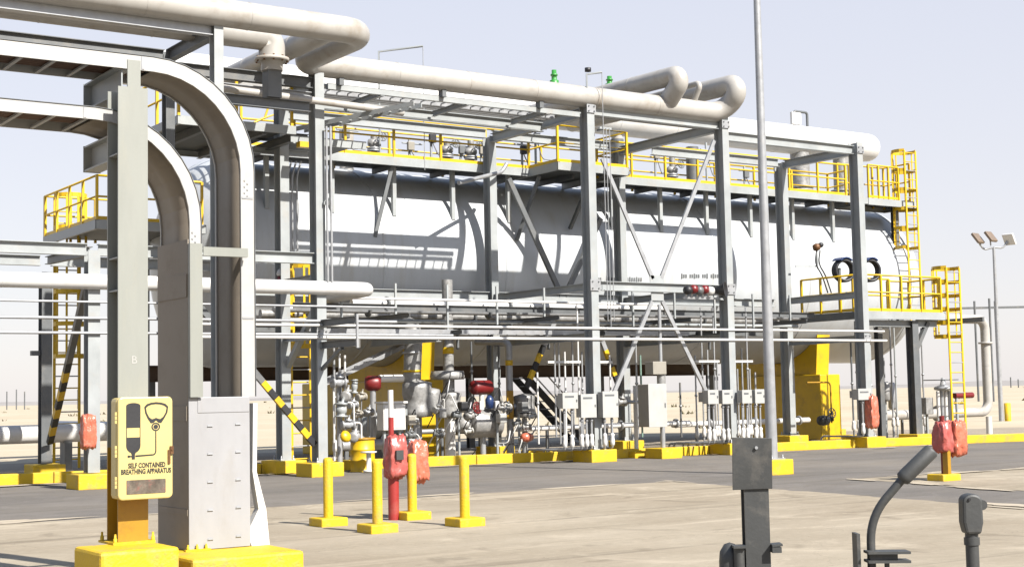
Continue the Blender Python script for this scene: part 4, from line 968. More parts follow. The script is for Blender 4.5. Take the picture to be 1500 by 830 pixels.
# ladders
def ladder(label, x, y, z0, z1, cage0, cage1, w=0.62, dirv=-1, hoops=6):
    t = T('caged_ladder', label, 'ladder', (x, y, z0))
    for s in (-w / 2, w / 2): MB().bar((x + s, y, z0), (x + s, y, z1), 0.075, 0.03, (0, 1, 0)).build('stile', yellow, t)
    n = int((min(z1, cage1) - z0) / 0.33)
    for k in range(n): MB().tube([(x - w / 2, y, z0 + 0.25 + 0.33 * k), (x + w / 2, y, z0 + 0.25 + 0.33 * k)], 0.018, 8).build('rung', galv if k % 3 == 1 else yellow, t)
    R = 0.44; angs = [math.radians(q) for q in range(-20, 201, 20)]
    def hp(q): return (x + R * math.cos(q), y + dirv * (0.30 + R * math.sin(q)))
    for k in range(hoops):
        z = cage0 + (cage1 - cage0) * k / (hoops - 1)
        mb = MB(); pts = [(x + w / 2, y, z)] + [(*hp(q), z) for q in angs] + [(x - w / 2, y, z)]
        for a, b in zip(pts[:-1], pts[1:]): mb.bar(a, b, 0.015, 0.12)
        mb.build('hoop', yellow, t)
    for q in angs[1:-1:2]:
        a = hp(q); MB().bar((*a, cage0), (*a, cage1), 0.06, 0.014, (0, 1, 0)).build('cage_strap', yellow, t)
    return t
Y1 = YW
xL = PY(1331, 300, Y1).x; zt = PY(1331, 222, Y1).z
ladder('tall yellow caged ladder at the right end of the vessel, from lower platform to walkway', xL, Y1 - 0.15, ZP_, zt, PY(1331, 362, Y1).z, zt, 0.60, 1, 6)
deck(lpf, xL - 0.8, Y1 - 0.5, xL + 0.35, Y1 + 0.8, ZP_, 'fl')
MB().bar((xL - 0.5, YP0 + 1.0, ZP_ - 0.12), (xL - 0.5, Y1 - 0.4, ZP_ - 0.12), 0.1, 0.16).build('beam', steeld, lpf)
rt = T('landing', 'small yellow railed landing beside the tall ladder at the right end of the walkway', 'landing', (xL - 0.9, YW, ZD))
deck(rt, X3 + 0.01, YW, xL + 0.5, YW + 1.6, ZD - 0.02, 'fbr')
rail(rt, [(X3 + 0.1, YW + 0.06, ZD), (xL - 0.45, YW + 0.06, ZD)], 1.2, 0.55); rail(rt, [(X3 + 0.1, YW + 1.55, ZD), (xL + 0.45, YW + 1.55, ZD), (xL + 0.45, YW + 0.3, ZD)], 1.45, 0.6)
MB().ibeam((xL - 0.1, YW + 0.6, ZP_ + 0.0), (xL - 0.1, YW + 0.6, ZD - 0.07), 0.2, 0.2, 0.015, (0, 1, 0)).build('column', steeld, rt)
Y2 = YP0 + 0.05
xL2 = PY(1400, 500, Y2).x; zt = PY(1400, 392, Y2).z
ladder('yellow caged ladder from the ground to the lower right platform, near the orange call post', xL2, Y2, 0.02, zt, PY(1400, 492, Y2).z, zt, 0.64, 1, 6)
# left end platform and ladder
xl_ = 12.2; zlp = PX(63, 347, xl_).z; ya = PX(63, 347, xl_).y; yb = PX(140, 330, xl_).y
le = T('platform', 'small yellow railed platform at the far left end of the vessel above the low rack', 'platform', (xl_, ya, zlp))
deck(le, xl_, yb, xl_ + 3.0, ya, zlp, 'flr')
rail(le, [(xl_ + 0.05, ya, zlp), (xl_ + 0.05, yb + 0.05, zlp), (xl_ + 2.9, yb + 0.05, zlp)], 1.15, 1.1)
rail(le, [(xl_ + 0.05, ya - 0.05, zlp), (xl_ + 2.9, ya - 0.05, zlp)], 1.15, 0.8)
MB().ibeam((xl_ + 1.4, yb + 0.3, 0.02), (xl_ + 1.4, yb + 0.3, zlp - 0.26), 0.22, 0.2, 0.02, (0, 1, 0)).build('column', steeld, le)
yl_ = ya - 0.4; xq = PY(98, 500, yl_).x
ladder('yellow caged ladder hanging below the far left platform behind the striped brace', xq, yl_, 0.02, zlp + 1.1, PY(98, 522, yl_).z, zlp + 1.1, 0.7, -1, 6)

# platform added at the upper left to cast shade on the vessel end
ap = T('shade_platform', 'grey platform added to shade the vessel, high up beside the left front rack post', 'platform', (14.5, 33, 8.35))
deck(ap, 12.4, 31.75, 15.4, 36.0, 8.35, 'flb', 0.2); deck(ap, 15.9, 33.4, 18.2, 36.1, 8.45, 'f', 0.2)
rail(ap, [(12.45, 35.9, 8.35), (12.45, 31.8, 8.35), (15.3, 31.8, 8.35)], 1.05, 1.4, False)
for x in (13.2, 14.6): MB().ibeam((x, 31.8, 8.2), (x, 35.9, 8.2), 0.2, 0.12, 0.012).build('joist', steeld, ap)
# ------------------------------------------------------------------ JUNCTION BOXES, CONDUITS, VALVES
YJ = 30.72
jb = [(821, 575, 846, 598, 2, 'square grey junction box left of the two tall ones on the middle rack post'),
      (848, 577, 873, 611, 3, 'tall grey junction box fixed to the middle rack post itself'),
      (880, 573, 905, 611, 2, 'tall grey junction box just right of the middle rack post'),
      (1034, 571, 1052, 591, 2, 'small grey junction box, leftmost of four in a row at the light pole'),
      (1055, 571, 1073, 591, 2, 'small grey junction box, second of four in a row, on the rack post'),
      (1084, 571, 1101, 590, 2, 'small grey junction box, third of four in a row at the light pole'),
      (1103, 570, 1120, 590, 2, 'small grey junction box, last of four in a row, touching the light pole'),
      (1254, 569, 1276, 585, 1, 'small grey junction box on the rightmost rack post above the orange bag')]
for x0, y0, x1, y1, nc, lab in jb:
    a = PY(x0 + 4, y1, YJ); b = PY(x1, y0, YJ)
    t = T('junction_box', lab, 'junction box', ((a.x + b.x) / 2, YJ, a.z), 'grey junction boxes on the rack posts')
    MB().box((a.x, YJ + 0.02, a.z), (b.x, YJ + 0.24, b.z)).build('body', boxg, t, bevel=0.01)
    ld = MB().box((a.x - 0.01, YJ, a.z - 0.01), (b.x + 0.01, YJ + 0.0185, b.z + 0.01)).build('lid', boxg, t, bevel=0.006)
    MB().box((b.x - 0.05, YJ - 0.015, (a.z + b.z) / 2 - 0.03), (b.x - 0.02, YJ - 0.001, (a.z + b.z) / 2 + 0.03)).build('latch', steeld, ld)
    MB().box((a.x + 0.06, YJ - 0.003, b.z - 0.12), (b.x - 0.12, YJ - 0.0005, b.z - 0.07)).build('nameplate', steeld, ld)
    MB().box(((a.x + b.x) / 2 - 0.04, YJ + 0.241, a.z + 0.05), ((a.x + b.x) / 2 + 0.04, YF + 0.1 if nc != 3 else YF - 0.19, b.z - 0.05)).build('bracket', galv, t)
    for k in range(nc):
        x = a.x + (b.x - a.x) * (k + 0.5) / nc; zb = 0.26 + 0.05 * ((k * 7) % 3)
        MB().tube([(x, YJ + 0.12, a.z), (x, YJ + 0.12, 0.5), (x, YJ + 0.12, 0.36), (x + 0.02, 32.55, 0.34), (x + 0.02, 32.7, 0.02)], 0.028, 8, bend=0.08).build('conduit', galv, t)
        MB().lathe([(0.03, 0), (0.06, 0.03), (0.065, 0.12), (0.05, 0.24), (0.062, 0.30), (0.03, 0.34)], (x, YJ + 0.12, 0.42), n=10).build('seal_fitting', white, t)
        MB().lathe([(0.03, 0), (0.048, 0.01), (0.048, 0.06), (0.03, 0.07)], (x, YJ + 0.12, a.z - 0.12), n=10).build('gland', galv, t)
# loose conduit bundles next to the boxes, running from the slim pipes to the ground
def riser(px_, ytop, ybot, Y, r=0.026, m=galv, lab='', group='slim conduits dropping between the rack and the ground'):
    a = PY(px_, ytop, Y); z1 = max(0.02, PY(px_, ybot, Y).z)
    t = T('riser_conduit', lab, 'conduit', (a.x, Y, z1), group)
    MB().tube([(a.x, Y, z1), (a.x, Y, a.z)], r, 8).build('run', m, t)
    if z1 < 0.3:
        MB().lathe([(r, 0), (r + 0.035, 0.03), (r + 0.038, 0.12), (r + 0.02, 0.24), (r + 0.03, 0.28), (r, 0.32)], (a.x, Y, 0.45), n=10).build('seal_fitting', white, t)
    for z in (z1 + (a.z - z1) * 0.55,): MB().lathe([(r, 0), (r + 0.018, 0), (r + 0.018, 0.06), (r, 0.06)], (a.x, Y, z), n=8).build('coupling', galv, t)
    return t
grpC = 'slim conduit in the bundle at the middle rack post with three boxes'
grpD = 'slim conduit in the bundle at the rack post with four boxes'
for px_, yt, yb_ in ((812, 500, 640), (818, 496, 650), (827, 515, 650), (838, 500, 640), (845, 442, 650), (852, 515, 640), (875, 440, 645), (893, 520, 650), (787, 545, 650)):
    riser(px_, yt, yb_, 32.5 if px_ % 2 else 33.0, 0.026, white if px_ % 2 else galv, grpC, 'conduit bundle at the middle rack post')
for px_, yt, yb_ in ((1018, 520, 655), (1026, 450, 655), (1036, 512, 655), (1044, 450, 655), (1050, 530, 655), (1060, 520, 655), (1073, 448, 655), (1080, 540, 655), (1086, 510, 655), (1092, 450, 655), (1098, 540, 655), (1106, 545, 655)):
    riser(px_, yt, yb_, 32.5 if px_ % 3 else 33.0, 0.026, white if px_ % 2 else galv, grpD, 'conduit bundle at the rack post with four boxes')
for k, (px_, yt, yb_, Y, m, lab) in enumerate(((1274, 505, 640, 32.0, steel, 'grey conduit standing close to the rightmost rack post'), (1246, 500, 640, 33.0, steeld, 'dark conduit standing just left of the rightmost rack post'),
        (1252, 470, 640, 33.6, steeld, 'dark conduit behind the rightmost rack post'), (1302, 450, 640, 34.5, galv, 'slim conduit below the left half of the lower platform'), (1309, 480, 640, 34.8, steel, 'slim grey conduit left of the platform column'),
        (1349, 480, 635, 34.2, galv, 'slim conduit right of the platform column'), (690, 500, 600, 34.8, steeld, 'dark conduit between the two silver valve pipes'), (730, 500, 640, 35.2, steeld, 'dark conduit beside the inner rack post'),
        (497, 505, 690, 33.9, white, 'white conduit just right of the left front rack post'), (505, 520, 690, 34.0, white, 'white conduit second to the right of the left front rack post'), (489, 500, 690, 33.8, galv, 'silver conduit hugging the left front rack post'),
        (931, 500, 640, 33.8, galv, 'slim silver conduit left of the beige cabinet'), (938, 520, 640, 34.2, seagreen, 'green conduit left of the beige cabinet'), (996, 560, 640, 33.6, steeld, 'dark conduit right of the beige cabinet'))):
    riser(px_, yt, yb_, Y, 0.03, m, lab, None)
for (xa, xb, y, Y, lab) in ((802, 850, 530, 32.42, 'short white crosspiece holding the conduit bundle left of the middle rack post'), (868, 896, 530, 32.42, 'short white crosspiece holding conduits right of the middle rack post'),
                            (1018, 1053, 529, 32.42, 'short white crosspiece left of the rack post with four boxes'), (1068, 1102, 529, 32.42, 'short white crosspiece right of the rack post with four boxes')):
    a = PY(xa, y, Y); b = PY(xb, y, Y); o = MB().bar(a, (b.x, b.y, a.z), 0.06).build('strut', white, None, origin=a); tag(o, lab, 'strut')
# low process lines behind the kerb
for (xa, xb, y, Y, r, m, lab) in ((756, 1010, 628, 34.0, 0.075, white, 'white low pipe along the ground between the valves and the beige cabinet'),
                                  (985, 1185, 622, 35.0, 0.085, white, 'white low pipe along the ground in front of the right saddle pier'),
                                  (560, 730, 634, 36.4, 0.07, galv, 'silver low pipe along the ground behind the valve columns'),
                                  (1270, 1370, 606, 35.6, 0.06, galv, 'thin low silver pipe under the lower right platform')):
    a = PY(xa, y, Y); b = PY(xb, y, Y); t = pipe('low_pipe', lab, [(a.x, Y, a.z), (b.x, Y, a.z)], r, m, 0, 0, 'pipe', 12)
    n = 3
    for k in range(n):
        x = a.x + (b.x - a.x) * (k + 0.5) / n
        MB().bar((x, Y, 0.0), (x, Y, a.z - r), 0.07).build('support', steeld, t); MB().lathe([(r, 0), (r + 0.07, 0), (r + 0.07, 0.05), (r, 0.05)], (x + 0.5, Y, a.z), (1, 0, 0), 12).build('flange', galv, t)
def flange(mb, c, ax, r, n=16): mb.lathe([(r * 0.5, -0.06), (r, -0.06), (r, -0.006), (r * 0.6, -0.006), (r * 0.6, 0.006), (r, 0.006), (r, 0.06), (r * 0.5, 0.06)], c, ax, n); return mb
def vbody(c, ax, r, L, n=14):
    h = L / 2
    return MB().lathe([(r * .45, -h), (r, -h), (r, -h + .035), (r * .55, -h + .04), (r * .6, -h * .5), (r * .85, -h * .25), (r * .85, h * .25), (r * .6, h * .5), (r * .55, h - .04), (r, h - .035), (r, h), (r * .45, h)], c, ax, n).lathe([(r * .5, r * .5), (r * .5, r * 1.0), (r * .75, r * 1.02), (r * .75, r * 1.25), (r * .25, r * 1.3), (r * .2, r * 2.1)], c, (0.05, -0.35, 1), 10)
def handwheel(c, ax, R, par, m=dred):
    mb = MB(); mb.torus(c, ax, R, 0.018, 20, 6); ax = V(ax).normalized(); u = V((0, 0, 1)) if abs(ax.z) < .9 else V((1, 0, 0)); a = ax.cross(u).normalized(); b = ax.cross(a)
    for k in range(4):
        q = math.pi * k / 4; d = a * math.cos(q) + b * math.sin(q); mb.bar(V(c) - d * R, V(c) + d * R, 0.022)
    return mb.build('handwheel', m, par)
def jacket(mb, c, size, seed):
    rj = random.Random(seed)
    prof = [(0.0, 0)]; n = 7
    for i in range(n): prof.append((size[0] * (0.86 + 0.14 * rj.random()), size[1] * (i + 0.25) / n))
    prof.append((0.0, size[1])); mb.lathe(prof, c, n=14); return mb
YV = 34.3
def zat(px_, y, Y=YV): return PY(px_, y, Y).z
# valve column 1 : fat silver pipe bending back with jacketed valve
x = PY(603, 540, YV).x
t = T('valve_column', 'fat silver pipe column with a bulky jacketed valve, behind the white cabinet', 'valve', (x, YV, 0))
MB().tube([(x + 0.6, YV + 2.6, zat(603, 476)), (x + 0.1, YV, zat(603, 476)), (x, YV, zat(603, 560))], 0.24, 18, bend=0.5, rings=0.5).build('pipe', clad, t)
j = MB(); jacket(j, (x + 0.1, YV - 0.1, zat(603, 612)), (0.42, 1.05), 2); j.build('insulation_jacket', clad, t)
j = MB(); jacket(j, (x + 0.42, YV - 0.25, zat(603, 606)), (0.3, 0.72), 5); j.build('insulation_jacket', clad, t)
MB().tube([(x + 0.1, YV - 0.1, 0.0), (x + 0.1, YV - 0.1, zat(603, 612))], 0.12, 14).build('lower_pipe', galv, t)
for z in (zat(603, 518), zat(603, 545)): MB().lathe([(0.245, 0), (0.26, 0), (0.26, 0.06), (0.245, 0.06)], (x, YV, z), n=18).build('band', yellow if z < 2.6 else galv, t)
MB().bar((x + 0.48, YV + 0.8, 0), (x + 0.48, YV + 0.8, zat(620, 492)), 0.36).build('yellow_guard', yellow, t)
MB().box((x + 0.36, YV + 0.6, zat(640, 606)), (x + 0.95, YV + 0.9, zat(640, 556))).build('yellow_guard', yellow, t)
# valve column 2
x = PY(657, 540, YV).x
t = T('valve_column', 'silver pipe column with a broad dusty flange and jacketed gate valve, behind the lone bollard', 'valve', (x, YV, 0))
MB().tube([(x, YV, zat(657, 548)), (x, YV, 5.0)], 0.15, 16, rings=0.6).build('pipe', clad, t)
mb = MB(); mb.lathe([(0.15, 0), (0.46, 0.01), (0.48, 0.1), (0.44, 0.24), (0.15, 0.25)], (x - 0.04, YV, zat(657, 556)), n=24).build('broad_flange', clad, t)
j = MB(); jacket(j, (x, YV, zat(657, 612)), (0.36, 0.75), 8); j.build('insulation_jacket', clad, t)
MB().tube([(x, YV, zat(657, 580)), (x, YV, zat(657, 553))], 0.16, 14).build('neck', clad, t)
j = MB(); j.lathe([(0, 0), (0.2, 0.02), (0.24, 0.25), (0.2, 0.5), (0, 0.52)], (x + 0.15, YV - 0.15, zat(670, 622)), (1, 0, 0), 14); j.build('valve_body', clad, t)
MB().tube([(x - 0.02, YV - 0.05, 0.0), (x - 0.02, YV - 0.05, zat(657, 612))], 0.15, 14).build('lower_pipe', white, t)
MB().lathe([(0.15, 0), (0.155, 0), (0.155, 0.18), (0.15, 0.18)], (x, YV, zat(657, 518)), n=16).build('band', yellow, t)
handwheel((x + 0.55, YV - 0.3, zat(690, 590)), (0.3, -1, 0), 0.18, t, black)
# horizontal jacketed drum between
a = PY(686, 620, YV - 0.2); b = PY(728, 620, YV - 0.2)
t = T('valve_assembly', 'squat jacketed valve body with red actuator and blue fitting between the silver pipe columns', 'valve', (a.x, YV, 0))
mb = MB(); mb.lathe([(0, 0), (0.38, 0.02), (0.4, 0.05), (0.4, b.x - a.x - 0.05), (0.38, b.x - a.x), (0, b.x - a.x + 0.01)], a, (1, 0, 0), 20); mb.build('insulation_jacket', clad, t)
MB().tube([((a.x + b.x) / 2, YV - 0.2, 0), ((a.x + b.x) / 2, YV - 0.2, a.z - 0.38)], 0.08, 10).build('lower_pipe', galv, t)
c = PY(705, 567, YV - 0.2); mb = MB(); mb.lathe([(0, -0.36), (0.16, -0.34), (0.2, -0.28), (0.2, 0.28), (0.16, 0.34), (0, 0.36)], c, (1, 0.2, 0), 18); mb.build('actuator', dred, t)
MB().tube([(c.x, YV - 0.2, a.z + 0.38), (c.x, YV - 0.2, c.z - 0.19)], 0.07, 10).build('yoke', white, t)
c2 = PY(717, 590, YV - 0.5); MB().lathe([(0, -0.16), (0.11, -0.14), (0.12, 0.1), (0.06, 0.2), (0, 0.22)], c2, n=12).build('regulator', blue, t)
MB().tube([c2, (c2.x - 0.15, YV - 0.3, c2.z - 0.25), (c2.x - 0.2, YV - 0.2, a.z + 0.3)], 0.02, 8, bend=0.1).build('tubing', galv, t)
for q in (-0.25, 0.25): MB().box((c.x + q - 0.07, YV - 0.62, c.z - 0.62), (c.x + q + 0.07, YV - 0.44, c.z - 0.38)).build('positioner', white, t, bevel=0.02)
handwheel((c.x - 0.4, YV - 0.6, c.z - 0.55), (0.2, -1, 0.2), 0.15, t, dred)
# valve column 3
x = PY(747, 600, YV).x
t = T('valve_column', 'silver pipe column with an amber label and lumpy jacketed valve left of the striped brace', 'valve', (x, YV, 0))
MB().tube([(x, YV, 0), (x, YV, zat(747, 500)), (x - 0.3, YV + 1.2, zat(747, 498))], 0.10, 14, bend=0.2, rings=0.8).build('pipe', galv, t)
MB().box((x - 0.2, YV - 0.16, zat(740, 613)), (x + 0.02, YV - 0.12, zat(740, 572))).build('label_plate', ycol, t)
j = MB(); jacket(j, (x + 0.42, YV - 0.1, zat(765, 612)), (0.34, 0.7), 12); j.build('insulation_jacket', clad, t)
MB().tube([(x, YV, zat(765, 595)), (x + 0.42, YV - 0.1, zat(765, 595))], 0.1, 10).build('branch', galv, t)
MB().tube([(x + 0.42, YV - 0.1, 0.0), (x + 0.42, YV - 0.1, zat(765, 612))], 0.08, 10).build('lower_pipe', galv, t)
MB().lathe([(0.1, 0), (0.108, 0), (0.108, 0.15), (0.1, 0.15)], (x, YV, zat(745, 535)), n=14).build('band', yellow, t)
handwheel((x - 0.35, YV - 0.35, zat(727, 598)), (0.2, -1, 0), 0.17, t, black)
c = PY(772, 640, YV - 0.8); MB().lathe([(0, -0.2), (0.1, -0.18), (0.14, 0), (0.1, 0.18), (0, 0.2)], (c.x, c.y, max(0.5, c.z)), (1, 0.3, 0), 14).build('drain_cap', plastic, t)
for nm, cx_, seed in (('a', 595, 3), ('b', 640, 4), ('c', 672, 5), ('d', 728, 6), ('e', 760, 7)):
    rt_ = random.Random(seed); xx = PY(cx_, 610, 33.7).x
    t = T('instrument_tubing', {'a': 'tangle of small tubing and fittings beside the fat silver pipe column', 'b': 'tangle of small tubing between the fat silver pipe and the broad flange', 'c': 'tangle of small tubing right of the broad flanged pipe column', 'd': 'tangle of small tubing left of the amber labelled pipe column', 'e': 'tangle of small tubing right of the amber labelled pipe column'}[nm], 'tubing', (xx, 33.7, 0), 'instrument tubing among the valves')
    MB().tube([(xx, 33.7, 0), (xx, 33.7, 1.5)], 0.035, 8).build('stand', steel, t)
    for k in range(6):
        z0 = rt_.uniform(0.35, 2.0); z1 = z0 + rt_.uniform(-0.5, 0.6); dx = rt_.uniform(-0.5, 0.5)
        MB().tube([(xx, 33.7, min(1.45, z0)), (xx + dx * 0.5, 33.4, z0), (xx + dx, 33.5, z1), (xx + dx, 33.9, max(0.1, z1 - 0.4))], 0.016, 6, bend=0.1).build('tubing', (galv, black, white)[k % 3], t)
        if k % 2 == 0: vbody((xx + dx * 0.6, 33.45, z0 * 0.7 + 0.3), (1, rt_.uniform(-.5, .5), rt_.uniform(-.4, .4)), rt_.uniform(0.07, 0.11), 0.24).build('valve', (clad, steeld, boxg)[k // 2 % 3], t)
    zb_ = rt_.uniform(0.7, 1.5); MB().box((xx - 0.12, 33.35, zb_), (xx + 0.1, 33.6, zb_ + 0.26)).build('transmitter', (boxt, clad, black, boxg, steeld)[seed - 3], t, bevel=0.03)
# left cluster by post A : red actuator assembly and small pipes
xq_ = PY(545, 600, 33.8).x
t = T('valve_assembly', 'red capped control valve with small white fittings in front of the left saddle pier', 'valve', (xq_, 33.8, 0))
c = PY(546, 561, 33.8); mb = MB(); mb.lathe([(0, -0.22), (0.15, -0.2), (0.2, -0.12), (0.2, 0.12), (0.15, 0.2), (0, 0.22)], c, (1, -0.4, 0), 18); mb.build('actuator', dred, t)
MB().tube([(c.x, 33.8, 0.55), (c.x, 33.8, c.z - 0.19)], 0.08, 10).build('stem', galv, t)
MB().tube([(c.x - 0.95, 33.8, 0.6), (c.x + 1.2, 33.8, 0.6)], 0.14, 14).build('body_pipe', galv, t)
mb = MB(); flange(mb, (c.x - 0.4, 33.8, 0.6), (1, 0, 0), 0.26); mb.build('flange', galv, t); mb = MB(); flange(mb, (c.x + 0.4, 33.8, 0.6), (1, 0, 0), 0.26); mb.build('flange', galv, t)
MB().tube([(c.x + 0.2, 33.8, c.z + 0.12), (c.x + 0.9, 33.8, c.z + 0.12)], 0.1, 12).build('air_line', white, t)
MB().bar((c.x + 0.9, 33.8, 0), (c.x + 0.9, 33.8, 0.47), 0.1).build('support', steeld, t)
MB().bar((c.x - 0.8, 33.8, 0), (c.x - 0.8, 33.8, 0.47), 0.1).build('support', steeld, t)
for k, (dx, dz) in enumerate(((-0.5, -0.35), (-0.75, -0.55), (-0.62, -0.8), (-0.3, -0.75))):
    vbody((c.x + dx, 33.5, c.z + dz), (1, 0.2, 0.1), 0.10, 0.26).build('valve', galv if k % 2 else boxt, t)
    MB().tube([(c.x + dx, 33.5, c.z + dz), (c.x + dx + 0.1, 33.75, 0.74)], 0.018, 6).build('tubing', galv, t)
xs_ = PY(497, 600, 32.3).x
t = T('instrument_stand', 'crowded silver instrument stand with valves just right of the left front rack post', 'instruments', (xs_, 32.3, 0))
MB().tube([(xs_, 32.3, 0), (xs_, 32.3, 2.3)], 0.07, 12).build('post', galv, t)
for k, (y, dx, r) in enumerate(((560, -0.12, 0.16), (580, 0.1, 0.15), (600, -0.05, 0.18), (622, 0.12, 0.13), (640, 0.3, 0.15), (566, 0.32, 0.1))):
    z = zat(497, y, 32.3); vbody((xs_ + dx, 32.1, z), ((1, 0, 0), (0.6, 0.8, 0), (0, 0, 1))[k % 3], r * 0.9, 0.34).build('valve', (galv, clad, steel)[k % 3], t)
for dx, z0, z1 in ((0.35, 0.2, 1.7), (0.55, 0.2, 1.2), (-0.2, 0.3, 2.2)):
    MB().tube([(xs_ + dx, 32.2, z0), (xs_ + dx, 32.2, z1), (xs_ + dx - 0.3, 32.2, z1 + 0.02)], 0.025, 8, bend=0.08).build('tubing', white, t)
c = PY(504, 640, 31.9); MB().lathe([(0, 0), (0.13, 0.01), (0.15, 0.08), (0.1, 0.14), (0, 0.15)], c, (0.2, -1, 0.3), 14).build('cap', yellow, t)
MB().lathe([(0.0, 0), (0.14, 0.01), (0.14, 0.05), (0.06, 0.06), (0.06, 0.45), (0.2, 0.47), (0.2, 0.5), (0, 0.51)], (xs_ + 0.42, 31.6, 0.02), n=14).build('pedestal', white, t)
# white cabinet, drum, grey tank
a = PY(562, 630, 32.9); b = PY(594, 590, 32.9)
t = T('instrument_cabinet', 'white instrument cabinet on a stand behind the red call post', 'cabinet', (a.x, 32.9, 0))
MB().box((a.x, 32.9, a.z), (b.x, 33.25, b.z)).build('body', white, t, bevel=0.015)
MB().box((a.x - 0.04, 32.85, b.z + 0.001), (b.x + 0.04, 33.3, b.z + 0.05)).build('roof', white, t)
MB().box((a.x + 0.03, 32.885, a.z + 0.05), ((a.x + b.x) / 2 - 0.02, 32.899, b.z - 0.05)).build('door', white, t); MB().box(((a.x + b.x) / 2 + 0.02, 32.885, a.z + 0.05), (b.x - 0.03, 32.899, b.z - 0.05)).build('door', white, t)
for x in (a.x + 0.1, b.x - 0.1): MB().bar((x, 33.05, 0), (x, 33.05, a.z), 0.06).build('leg', steel, t)
dp = PZ(540, 691, 0)
t = T('drum', 'open yellow steel drum with rolled rim behind the bollards', 'drum', (dp.x, dp.y + 0.3, 0))
MB().lathe([(0.31, 0.0), (0.315, 0.02), (0.30, 0.04), (0.30, 0.27), (0.312, 0.285), (0.30, 0.30), (0.30, 0.53), (0.312, 0.545), (0.30, 0.56), (0.30, 0.80)], (dp.x, dp.y + 0.3, 0), n=32).build('shell', yellow, t)
MB().torus((dp.x, dp.y + 0.3, 0.81), (0, 0, 1), 0.31, 0.022, 32, 8).build('rim', ycol, t)
a = PY(524, 622, 35.6); b = PY(566, 622, 35.6)
t = T('small_tank', 'small grey horizontal tank behind the red capped control valve', 'tank', (a.x, 35.6, 0))
MB().lathe([(0, 0), (0.3, 0.05), (0.38, 0.15), (0.38, b.x - a.x - 0.15), (0.3, b.x - a.x - 0.05), (0, b.x - a.x)], a, (1, 0, 0), 20).build('shell', steel, t)
for x in (a.x + 0.25, b.x - 0.25): MB().box((x - 0.05, 35.35, 0), (x + 0.05, 35.85, a.z - 0.3)).build('saddle', steeld, t)
# beige cabinet on its own post
a = PY(953, 625, 30.9); b = PY(975, 562, 30.9); xb_ = PY(967, 600, 31.2).x
t = T('panel_cabinet', 'tall beige grey electrical cabinet on a single post below the rack cross brace', 'cabinet', (xb_, 31.1, 0.3))
MB().box((a.x - 0.05, 30.9, a.z), (b.x, 31.35, b.z)).build('body', boxt, t, bevel=0.015)
MB().box((a.x - 0.06, 30.88, a.z - 0.01), (b.x + 0.01, 30.899, b.z + 0.01)).build('door', boxg, t, bevel=0.006)
MB().box((b.x - 0.07, 30.865, (a.z + b.z) / 2 - 0.06), (b.x - 0.04, 30.879, (a.z + b.z) / 2 + 0.06)).build('handle', steeld, t)
c = PY(957, 548, 30.95); d_ = PY(976, 529, 30.95); MB().box((c.x, 30.95, c.z), (d_.x, 31.3, d_.z)).build('upper_box', boxt, t, bevel=0.01)
MB().tube([(xb_, 31.12, d_.z), (xb_, 31.12, PY(965, 446, 31.2).z)], 0.05, 12).build('conduit', galv, t); MB().tube([(xb_, 31.12, b.z), (xb_, 31.12, c.z)], 0.12, 12).build('duct', clad, t)
MB().tube([(xb_, 31.12, 0.3), (xb_, 31.12, a.z)], 0.07, 12).build('post', galv, t)
footing(xb_, 31.1, 'yellow footing under the single post of the beige cabinet', 0.36, 0.29)
xw_ = PY(931, 600, 32.0).x
t = T('pipe_stand', 'white upright pipe stand between the middle rack post and the beige cabinet', 'pipe stand', (xw_, 32.0, 0.2))
MB().tube([(xw_, 32.0, 0.2), (xw_, 32.0, 2.0)], 0.06, 12).build('post', white, t); MB().tube([(xw_ - 0.8, 32.0, 1.55), (xw_ + 0.7, 32.0, 1.55)], 0.05, 10).build('arm', galv, t)
for dx in (-0.5, 0.35, 0.6): vbody((xw_ + dx, 32.0, 1.55), (1, 0, 0), 0.12, 0.3).build('valve', clad, t)
footing(xw_, 32.0, 'yellow footing under the white upright pipe stand', 0.3, 0.2)
# horn and instrument row at mid height left of the light pole
c = PY(1050, 425, 30.9); a = PY(1006, 425, 30.9)
t = T('horn_speaker', 'dark horn loudspeaker on the rack post below the braces', 'loudspeaker', (c.x, 30.9, c.z))
MB().lathe([(0.04, -0.3), (0.07, -0.25), (0.07, -0.1), (0.1, 0.0), (0.2, 0.22), (0.24, 0.26), (0.22, 0.262), (0.08, 0.02), (0.0, 0.0)], c, (0.55, -0.83, 0.05), 20).build('bell', black, t); MB().bar(c + V((-0.1, 0.1, -0.02)), (XD - 0.13, YF - 0.02, c.z), 0.05).build('bracket', steel, t)
t = T('instrument_rail', 'row of small red and white instrument heads on a rail beside the horn loudspeaker', 'instruments', (a.x, 30.9, a.z))
MB().bar((a.x - 0.1, 30.95, a.z - 0.2), (c.x - 0.1, 30.95, a.z - 0.2), 0.07).build('rail', galv, t)
for k in range(5):
    x = a.x + (c.x - 0.3 - a.x) * k / 4
    MB().lathe([(0, -0.12), (0.1, -0.1), (0.13, 0), (0.1, 0.1), (0, 0.12)], (x, 30.85, a.z + 0.03 * (k % 2)), (0.2, -1, 0), 14).build('instrument_head', (black, dred, steeld, dred, white)[k], t)
    MB().tube([(x, 30.95, a.z - 0.2), (x, 30.9, a.z)], 0.025, 8).build('stem', white, t)
MB().bar((c.x - 0.1, 30.95, a.z - 0.2), (XD - 0.13, YF - 0.02, a.z - 0.2), 0.05).build('arm', steel, t)
# wrapped orange units
for px_, y, Y, sz, lab in ((1277, 603, 30.75, (0.34, 0.3, 0.95), 'orange plastic bag wrapped round a unit on the rightmost rack post'), (129, 632, 30.8, (0.29, 0.28, 0.70), 'orange plastic bag wrapped round a unit at the low left rack post')):
    c = PY(px_, y, Y); crumple('wrapped_unit', None, c, sz, plastic, px_ * 0.1, lab, 'wrapped unit')
